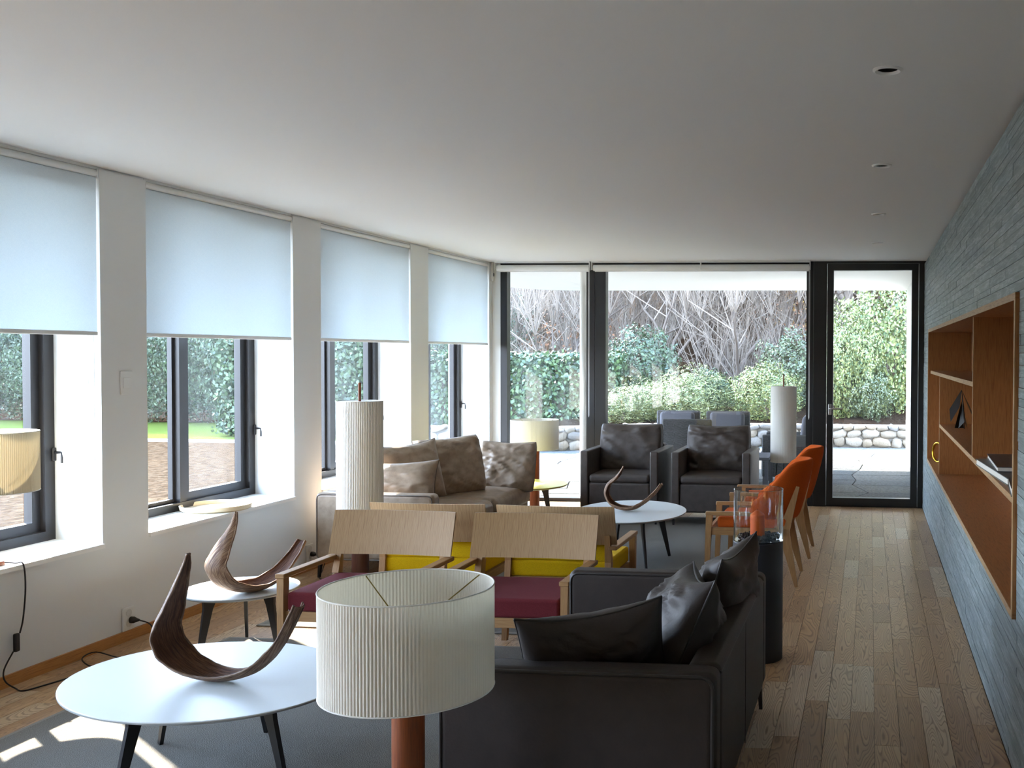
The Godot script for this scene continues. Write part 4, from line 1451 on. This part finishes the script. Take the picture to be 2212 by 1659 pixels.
func dark_armchair(label: String) -> Node3D:
	var o := thing("leather_armchair", label, "armchair", Vector3.ZERO, 0, "dark leather armchairs before the glass wall")
	var W := 0.715; var D := 0.75
	var mb := MB.new()
	for s in [-1, 1]:
		mb = MB.new()
		mb.rbox(V(s * (W / 2 - 0.0375), 0.38, 0), V(0.075, 0.55, D), 0.014, 3)
		obj(mb, "armrest", M.leather_chair, o)
	mb = MB.new()
	mb.rbox(V(0, 0.39, -D / 2 + 0.05), V(W - 0.15, 0.57, 0.10), 0.014, 3)
	obj(mb, "back", M.leather_chair, o)
	mb = MB.new()
	mb.rbox(V(0, 0.24, 0.04), V(W - 0.152, 0.26, D - 0.10), 0.02, 3)
	obj(mb, "seat_base", M.leather_chair, o)
	mb = MB.new()
	mb.rbox(V(0, 0.405, 0.045), V(W - 0.156, 0.075, D - 0.1), 0.03, 4, 0.012)
	obj(mb, "seat_cushion", M.leather_chair, o)
	for sx in [-1, 1]:
		for sz in [-1, 1]:
			mb = MB.new()
			mb.box(V(sx * (W / 2 - 0.02) - 0.009, 0, sz * (D / 2 - 0.02) - 0.009), V(sx * (W / 2 - 0.02) + 0.009, 0.11, sz * (D / 2 - 0.02) + 0.009))
			obj(mb, "leg", M.black, o)
	return o

func orange_chair(label: String) -> Node3D:   # faces -x
	var o := thing("upholstered_chair", label, "chair", Vector3.ZERO, 0, "orange chairs along the walkway")
	var mb := MB.new()
	var rows := []
	var n := 20
	# shell: closed loop of a curved pad section, swept round the back
	for i in n + 1:
		var u := i / float(n) * 2 - 1
		var ring := []
		var top := 0.835 - 0.03 * u * u - 0.24 * smoothstep(0.5, 1.0, absf(u))
		var bot := 0.43 + 0.06 * pow(absf(u), 4.0)
		var ang := u * 1.72
		for k in 25:
			var a := TAU * k / 24.0
			var hy := sin(a)
			var y := lerpf(bot, top, (signf(hy) * pow(absf(hy), 0.7) + 1) / 2)
			var th := 0.026 * signf(cos(a)) * pow(absf(cos(a)), 0.6) * (1.0 if absf(u) < 0.93 else 0.6)
			var R := 0.245 + th
			var lean := (y - 0.43) * 0.26
			var cx := -0.205 + lean
			ring.append(V(cx - 0.04 + cos(ang) * R * 1.12, y, sin(ang) * R))
		rows.append(ring)
	mb.grid(rows, false, true, 1.0, 1.0)
	for e in [0, n]:
		var c := Vector3.ZERO
		for k in 24: c += rows[e][k] / 24.0
		for k in 24:
			if e == 0: mb.tri(c, rows[e][k + 1], rows[e][k])
			else: mb.tri(c, rows[e][k], rows[e][k + 1])
	obj(mb, "backrest", M.orange, o)
	mb = MB.new()
	mb.rbox(V(-0.25, 0.415, 0), V(0.47, 0.075, 0.45), 0.022, 3, 0.01)
	obj(mb, "seat", M.orange, o)
	for s in [-1, 1]:
		mb = MB.new()     # rear leg runs up the outside of the shell
		mb.grain = 1
		mb.bar(V(0.055, 0.0, s * 0.255), V(-0.035, 0.36, s * 0.215), Vector2(0.022, 0.024), Vector2(0.075, 0.03), V(1, 0, 0))
		mb.bar(V(-0.035, 0.36, s * 0.215), V(0.055, 0.66, s * 0.175), Vector2(0.075, 0.03), Vector2(0.022, 0.02), V(1, 0, 0))
		obj(mb, "leg", M.oak_leg, o)
		mb = MB.new()
		mb.grain = 1
		mb.bar(V(-0.555, 0.0, s * 0.235), V(-0.535, 0.475, s * 0.235), Vector2(0.03, 0.03), Vector2(0.042, 0.036), V(1, 0, 0))
		obj(mb, "leg", M.oak_leg, o)
		mb = MB.new()
		mb.grain = 0
		mb.rbox(V(-0.36, 0.478, s * 0.235), V(0.40, 0.026, 0.04), 0.006)
		obj(mb, "armrest", M.oak_leg, o)
		mb = MB.new()
		mb.grain = 0
		mb.box(V(-0.53, 0.335, s * 0.235 - 0.012), V(-0.04, 0.385, s * 0.235 + 0.012))
		obj(mb, "side_rail", M.oak_leg, o)
	mb = MB.new()
	mb.grain = 2
	mb.box(V(-0.545, 0.335, -0.23), V(-0.523, 0.385, 0.23))
	obj(mb, "front_rail", M.oak_leg, o)
	return o

func chairs() -> void:
	var c := lounge_chair("oak lounge chair with a maroon seat next to the small round table", M.maroon, false, M.oak_leg)
	c.position = V(-2.405, 0.0095, -4.735)
	copy(c, V(-1.665, 0.0095, -4.735), 0.0, "oak lounge chair with a maroon seat beside the dark sofa's arm")
	c = lounge_chair("oak lounge chair with a yellow seat near the tall white lamp", M.yellow, true, M.oak_leg)
	c.position = V(-2.365, 0.0095, -5.56)
	c.rotation.y = PI
	copy(c, V(-1.66, 0.0095, -5.56), PI, "oak lounge chair with a yellow seat nearer the orange chairs")
	c = dark_armchair("dark brown leather armchair next to the corner drum lamp")
	c.position = V(-2.245, 0.0095, -9.405)
	copy(c, V(-1.41, 0.0095, -9.405), 0.0, "dark brown leather armchair next to the slim cylinder lamp")
	var g := "back cushions of the dark armchairs"
	pillow("dark leather back cushion in the armchair next to the corner drum lamp", M.leather_chair, M.piping, V(-2.245, 0.655, -9.53), V(-0.16, 0, 0), 0.60, 0.47, 0.19, 51, g, 0.9, true)
	pillow("creased dark leather back cushion in the armchair next to the slim cylinder lamp", M.leather_chair, M.piping, V(-1.41, 0.655, -9.53), V(-0.16, 0, 0), 0.60, 0.47, 0.19, 55, g, 1.3, true)
	c = orange_chair("orange upholstered chair with oak legs, beside the candle vase")
	c.position = V(-0.53, 0, -7.02)
	copy(c, V(-0.50, 0, -7.97), 0.0, "orange upholstered chair with oak legs, nearer the glass door")

# ---------------------------------------------------------------- small things
func husk(label: String, pos: Vector3, turn: float, spine: Array, wid: Array, cup: Array, out_m: Material, sd: int) -> void:
	var o := thing("palm_husk", label, "ornament", pos, turn, "curled dried palm husks")
	var cu := Curve3D.new()
	var m := spine.size()
	for i in m:
		var a: Vector2 = spine[maxi(i - 1, 0)]
		var b: Vector2 = spine[mini(i + 1, m - 1)]
		var h := (b - a) / 6
		cu.add_point(V(spine[i].x, spine[i].y, 0), V(-h.x, -h.y, 0), V(h.x, h.y, 0))
	var nz := noise(1.0, 3, FastNoiseLite.TYPE_SIMPLEX_SMOOTH, sd)
	var N := 48
	var K := 16
	var inner := []
	var outer := []
	var ea := []
	var eb := []
	var mid := V(0.02, 0.26, 0)
	for i in N + 1:
		var f := i / float(N) * (m - 1)
		var i0 := mini(int(f), m - 2)
		var p := cu.sample(i0, f - i0)
		var q := cu.sample(i0, clampf(f - i0 + 0.02, 0, 1)) - cu.sample(i0, clampf(f - i0 - 0.02, 0, 1))
		var t := q.normalized()
		var nr := V(-t.y, t.x, 0)
		if nr.dot(mid - p) < 0: nr = -nr
		var w: float = lerpf(wid[i0], wid[i0 + 1], f - i0)
		var cp: float = lerpf(cup[i0], cup[i0 + 1], f - i0)
		var ra := []
		var rb := []
		for k in K + 1:
			var u := k / float(K) * 2 - 1
			var a := u * cp
			var R := w / maxf(sin(minf(cp, PI / 2)), 0.2)
			var jit := 0.0025 * nz.get_noise_2d(i * 0.08, u * 7.0) + 0.004 * nz.get_noise_2d(i * 0.25 + 40, u * 1.2) * absf(u)
			var e := p + V(0, 0, 1) * R * sin(a) + nr * (R * (1 - cos(a)) + jit)
			var thick := 0.006 * (1.0 - 0.5 * absf(u))
			ra.append(e + nr * thick); rb.append(e - nr * thick * 0.4)
		inner.append(ra); outer.append(rb)
		ea.append((ra[0] + rb[0]) / 2); eb.append((ra[K] + rb[K]) / 2)
	var mb := MB.new()
	mb.grid(inner, false)
	obj(mb, "inner_skin", M.bark_in, o)
	mb = MB.new()
	mb.grid(outer, true)
	for e in [0, N]:
		for k in K:
			mb.quad(inner[e][k], inner[e][k + 1], outer[e][k + 1], outer[e][k])
	obj(mb, "outer_skin", out_m, o)
	for e in [ea, eb]:
		mb = MB.new()
		mb.tube(e, 0.0045, 6)
		obj(mb, "rim", out_m, o)

func wall_socket(label: String, pos: Vector3, plug: bool) -> void:
	var o := thing("wall_socket", label, "socket", pos, PI / 2, "power sockets on the window wall")
	var mb := MB.new()
	mb.rbox(V(0, 0, 0.005), V(0.085, 0.125, 0.01), 0.004)
	obj(mb, "plate", M.white_plastic, o)
	mb = MB.new()
	mb.at(T(V(0, 0.03, 0.0101), PI / 2)).lathe([Vector2(0.02, 0.0), Vector2(0.02, 0.002), Vector2(0.0, 0.002)], 20)
	obj(mb, "outlet", mat("cfd1ce", 0.5), o)
	mb = MB.new()
	mb.at(T(V(0, -0.025, 0.0101), PI / 2)).lathe([Vector2(0.02, 0.0), Vector2(0.02, 0.002), Vector2(0.0, 0.002)], 20)
	obj(mb, "outlet", mat("cfd1ce", 0.5), o)
	if plug:
		var p := thing("power_plug", "black plug pushed into the " + ("socket beneath the wall switch" if pos.z > -6 else "socket beside the taupe sofa"), "plug", pos + V(0.012, -0.01, -0.012), PI / 2)
		mb = MB.new()
		mb.at(T(V(0, 0, 0), PI / 2)).lathe([Vector2(0.0, 0.0), Vector2(0.018, 0.0), Vector2(0.018, 0.016), Vector2(0.010, 0.034), Vector2(0.005, 0.05), Vector2(0.0, 0.05)], 16)
		obj(mb, "plug_body", M.cable, p)

func small_things() -> void:
	husk("dark brown curled palm husk with a pointed tip on the large oval table", V(-2.30, 0.3705, -3.43), -0.12,
		[Vector2(-0.135, 0.452), Vector2(-0.165, 0.38), Vector2(-0.22, 0.27), Vector2(-0.262, 0.16), Vector2(-0.215, 0.068), Vector2(-0.10, 0.012), Vector2(0.03, 0.006), Vector2(0.165, 0.055), Vector2(0.265, 0.16), Vector2(0.335, 0.285)],
		[0.006, 0.024, 0.05, 0.07, 0.078, 0.07, 0.055, 0.04, 0.03, 0.024], [1.2, 1.2, 1.1, 0.9, 0.8, 0.75, 0.8, 0.9, 1.1, 1.4], M.bark_out, 5)
	husk("sunlit grey-brown curled palm husk showing its ribbed back, on the small round table", V(-3.11, 0.3205, -4.98), 1.05,
		[Vector2(-0.135, 0.42), Vector2(-0.17, 0.34), Vector2(-0.235, 0.25), Vector2(-0.275, 0.16), Vector2(-0.225, 0.065), Vector2(-0.12, 0.012), Vector2(0.0, 0.006), Vector2(0.10, 0.05), Vector2(0.18, 0.13), Vector2(0.235, 0.215)],
		[0.005, 0.03, 0.065, 0.092, 0.102, 0.10, 0.09, 0.07, 0.05, 0.034], [1.2, 1.2, 1.1, 0.95, 0.85, 0.8, 0.8, 0.9, 1.0, 1.2], M.bark_grey, 9)
	husk("slim grey curled palm husk on the oval table before the armchairs", V(-1.81, 0.3705, -7.49), -0.1,
		[Vector2(-0.02, 0.335), Vector2(-0.07, 0.265), Vector2(-0.145, 0.20), Vector2(-0.165, 0.12), Vector2(-0.12, 0.045), Vector2(-0.04, 0.01), Vector2(0.06, 0.012), Vector2(0.15, 0.06), Vector2(0.23, 0.13), Vector2(0.29, 0.205)],
		[0.005, 0.018, 0.03, 0.038, 0.042, 0.042, 0.038, 0.032, 0.026, 0.02], [1.3, 1.3, 1.2, 1.1, 1.0, 1.0, 1.0, 1.1, 1.2, 1.3], M.bark_grey, 13)
	# candle pillar
	var px := -0.5595; var pz := -5.17
	var mb := MB.new()
	mb.lathe([Vector2(0.0, 0.0), Vector2(0.1255, 0.0), Vector2(0.1265, 0.004), Vector2(0.1265, 0.596), Vector2(0.1245, 0.60), Vector2(0.0, 0.60)], 48)
	var pl := obj(mb, "candle_pillar", M.pillar)
	pl.position = V(px, 0, pz)
	tag(pl, "waist-high black cylindrical stand between the dark sofa and orange chairs", "pillar")
	mb = MB.new()
	mb.lathe([Vector2(0.0, 0.0), Vector2(0.1262, 0.0), Vector2(0.1262, 0.262), Vector2(0.1245, 0.264), Vector2(0.1228, 0.262), Vector2(0.1228, 0.006), Vector2(0.0, 0.006)], 64)
	var vs := obj(mb, "glass_vase", M.vase)
	vs.position = V(px, 0.601, pz)
	tag(vs, "clear glass cylinder with a candle inside, on the black stand", "vase")
	rng.seed = 91
	mb = MB.new()
	for i in 240:
		var a := rng.randf() * TAU
		var r := sqrt(rng.randf()) * 0.108
		var s := rng.randf_range(0.007, 0.011)
		mb.at(T(V(cos(a) * r, 0.008 + rng.randf() * 0.014, sin(a) * r), rng.randf() * 3, rng.randf() * 3)).lathe([Vector2(0, -s * 0.7), Vector2(s, -s * 0.2), Vector2(s * 0.9, s * 0.3), Vector2(0, s * 0.6)], 6, true)
	var pb := obj(mb, "pebbles", M.pebble)
	pb.position = V(px, 0.607, pz)
	pb.set_meta("kind", "stuff")
	tag(pb, "dark pebbles filling the bottom of the candle vase", "pebbles")
	var cd := thing("pillar_candle", "thick orange candle with a pointed top inside the glass vase", "candle", V(px - 0.005, 0.625, pz))
	mb = MB.new()
	mb.lathe([Vector2(0.0, 0.0), Vector2(0.036, 0.0), Vector2(0.037, 0.002), Vector2(0.037, 0.104), Vector2(0.034, 0.109), Vector2(0.008, 0.128), Vector2(0.0, 0.130)], 32)
	obj(mb, "wax", M.candle, cd)
	mb = MB.new()
	mb.tube([V(0, 0.125, 0), V(0.001, 0.135, 0)], 0.0012, 5)
	obj(mb, "wick", M.gap, cd)
	# round tray on the sill
	mb = MB.new()
	mb.lathe([Vector2(0.0, 0.0), Vector2(0.185, 0.0), Vector2(0.2, 0.01), Vector2(0.205, 0.034), Vector2(0.200, 0.036), Vector2(0.194, 0.034), Vector2(0.19, 0.012), Vector2(0.0, 0.010)], 56)
	var tr := obj(mb, "round_tray", M.maple)
	tr.position = V(-4.10, SILL, -6.08)
	tag(tr, "round pale wooden tray on the window sill", "tray")
	# switch, sockets, cables
	var sw := thing("wall_switch", "white wall switch plate on the pier between two windows", "switch", V(XL, 1.378, -5.095), PI / 2)
	mb = MB.new()
	mb.rbox(V(0, 0, 0.004), V(0.088, 0.125, 0.008), 0.003)
	obj(mb, "plate", M.white_plastic, sw)
	mb = MB.new()
	mb.rbox(V(0, 0.0, 0.009), V(0.056, 0.056, 0.005), 0.002)
	obj(mb, "rocker", M.white_plastic, sw)
	wall_socket("white double power socket with a plug, beneath the wall switch", V(XL, 0.118, -5.09), true)
	wall_socket("white double power socket beside the taupe sofa's arm", V(XL, 0.125, -6.87), true)
	mb = MB.new()
	var path := [V(-4.06, 0.556, -4.40), V(-3.96, 0.556, -4.40), V(-3.921, 0.55, -4.40), V(-3.918, 0.44, -4.407), V(-3.918, 0.30, -4.392), V(-3.918, 0.235, -4.372)]
	mb.tube(smooth(path), 0.0035, 6)
	path = [V(-3.918, 0.16, -4.335), V(-3.92, 0.09, -4.285), V(-3.91, 0.04, -4.28), V(-3.87, 0.006, -4.29), V(-3.81, 0.004, -4.27), V(-3.775, 0.004, -4.37), V(-3.74, 0.004, -4.50), V(-3.70, 0.004, -4.62), V(-3.79, 0.004, -4.64), V(-3.88, 0.02, -4.70), V(-3.87, 0.03, -4.78), V(-3.72, 0.004, -4.78), V(-3.66, 0.004, -4.9), V(-3.72, 0.004, -5.02), V(-3.80, 0.02, -5.12), V(-3.84, 0.08, -5.13), V(-3.88, 0.108, -5.10)]
	mb.tube(smooth(path), 0.0035, 6)
	mb.rbox(V(-3.918, 0.197, -4.353), V(0.018, 0.085, 0.026), 0.006)
	var cb := obj(mb, "lamp_cord", M.cable)
	tag(cb, "black lamp cord with an inline switch hanging from the window sill to the socket", "cord")
	mb = MB.new()
	mb.tube(smooth([V(-3.885, 0.115, -6.882), V(-3.82, 0.09, -6.87), V(-3.80, 0.02, -6.8), V(-3.72, 0.004, -6.62), V(-3.5, 0.004, -6.5), V(-3.36, 0.004, -6.36)]), 0.0035, 6)
	cb = obj(mb, "lamp_cord", M.cable)
	tag(cb, "black cord of the tall cylinder lamp trailing across the floor", "cord")
	# on the shelves
	var bk := thing("book", "grey hardback lying flat on the lower shelf, partly under another", "book", V(XR + 0.13, 1.006, -4.75), 0.06, "books on the shelf")
	book(bk, 0.24, 0.03, 0.8, M.book_a)
	bk = thing("book", "thin dark book on the lower shelf with a pale page edge", "book", V(XR + 0.12, 1.006, -4.15), -0.1, "books on the shelf")
	book(bk, 0.2, 0.035, 0.34, M.book_b)
	bk = thing("book", "wide book resting on top of the grey hardback", "book", V(XR + 0.14, 1.038, -4.85), -0.04, "books on the shelf")
	book(bk, 0.22, 0.022, 0.6, M.book_b)
	# folded black bird
	var og := thing("folded_bird", "black folded-metal bird sculpture on the shelf", "ornament", V(XR + 0.14, 1.006, -7.7), 0.3)
	mb = MB.new()
	var tip := V(0, 0.285, 0)
	for s in [-1, 1]:
		var wing := [tip, V(s * 0.035, 0.16, 0.05), V(s * 0.095, 0.05, 0.03), V(s * 0.085, 0.14, -0.02)]
		mb.quad(wing[0], wing[1], wing[2], wing[3])
		mb.quad(V(0, 0.285, -0.004), V(s * 0.085, 0.14, -0.024), V(s * 0.095, 0.05, 0.026), V(s * 0.035, 0.16, 0.046))
	obj(mb, "wing_fold", M.origami, og)
	mb = MB.new()
	mb.hexa([V(-0.004, 0, 0.06), V(0.004, 0, 0.06), V(0.004, 0.16, 0.04), V(-0.004, 0.16, 0.04), V(-0.004, 0.02, 0.055), V(0.004, 0.02, 0.055), V(0.002, 0.28, 0.0), V(-0.002, 0.28, 0.0)])
	mb.tri(V(0, 0.20, 0.02), V(-0.035, 0.0, 0.03), V(0.0, 0.05, 0.06))
	mb.tri(V(0, 0.20, 0.02), V(0.0, 0.05, 0.06), V(0.035, 0.0, 0.03))
	mb.tri(V(0, 0.20, 0.0), V(0.04, 0.0, -0.03), V(-0.04, 0.0, -0.03))
	obj(mb, "body_fold", M.origami, og)
	# golden ring
	mb = MB.new()
	var ring := []
	for k in 41:
		var a := TAU * k / 40
		ring.append(V(0, 0.095 + 0.083 * sin(a), 0.083 * cos(a)))
	mb.tube(ring, 0.0115, 10, false)
	var gr := obj(mb, "golden_ring", M.gold)
	gr.position = V(XR + 0.06, 0.601, -9.05)
	gr.rotation = V(0, 0.5, 0.0)
	tag(gr, "small golden ring ornament standing in the end compartment of the bookcase", "ornament")

func smooth(p: Array) -> Array:
	var out := []
	for i in p.size() - 1:
		var a: Vector3 = p[maxi(i - 1, 0)]
		var b: Vector3 = p[i]
		var c: Vector3 = p[i + 1]
		var d: Vector3 = p[mini(i + 2, p.size() - 1)]
		for k in 5:
			out.append(b.cubic_interpolate(c, a, d, k / 5.0))
	out.append(p[p.size() - 1])
	return out
func book(o: Node3D, w: float, h: float, l: float, m: Material) -> void:
	var mb := MB.new()
	mb.box(V(-w / 2, 0, -l / 2), V(w / 2, 0.003, l / 2))
	mb.box(V(-w / 2, h - 0.003, -l / 2), V(w / 2, h, l / 2))
	mb.box(V(w / 2 - 0.003, 0.003, -l / 2), V(w / 2, h - 0.003, l / 2))
	obj(mb, "cover", m, o)
	mb = MB.new()
	mb.box(V(-w / 2 + 0.004, 0.003, -l / 2 + 0.004), V(w / 2 - 0.003, h - 0.003, l / 2 - 0.004))
	obj(mb, "pages", M.paper, o)
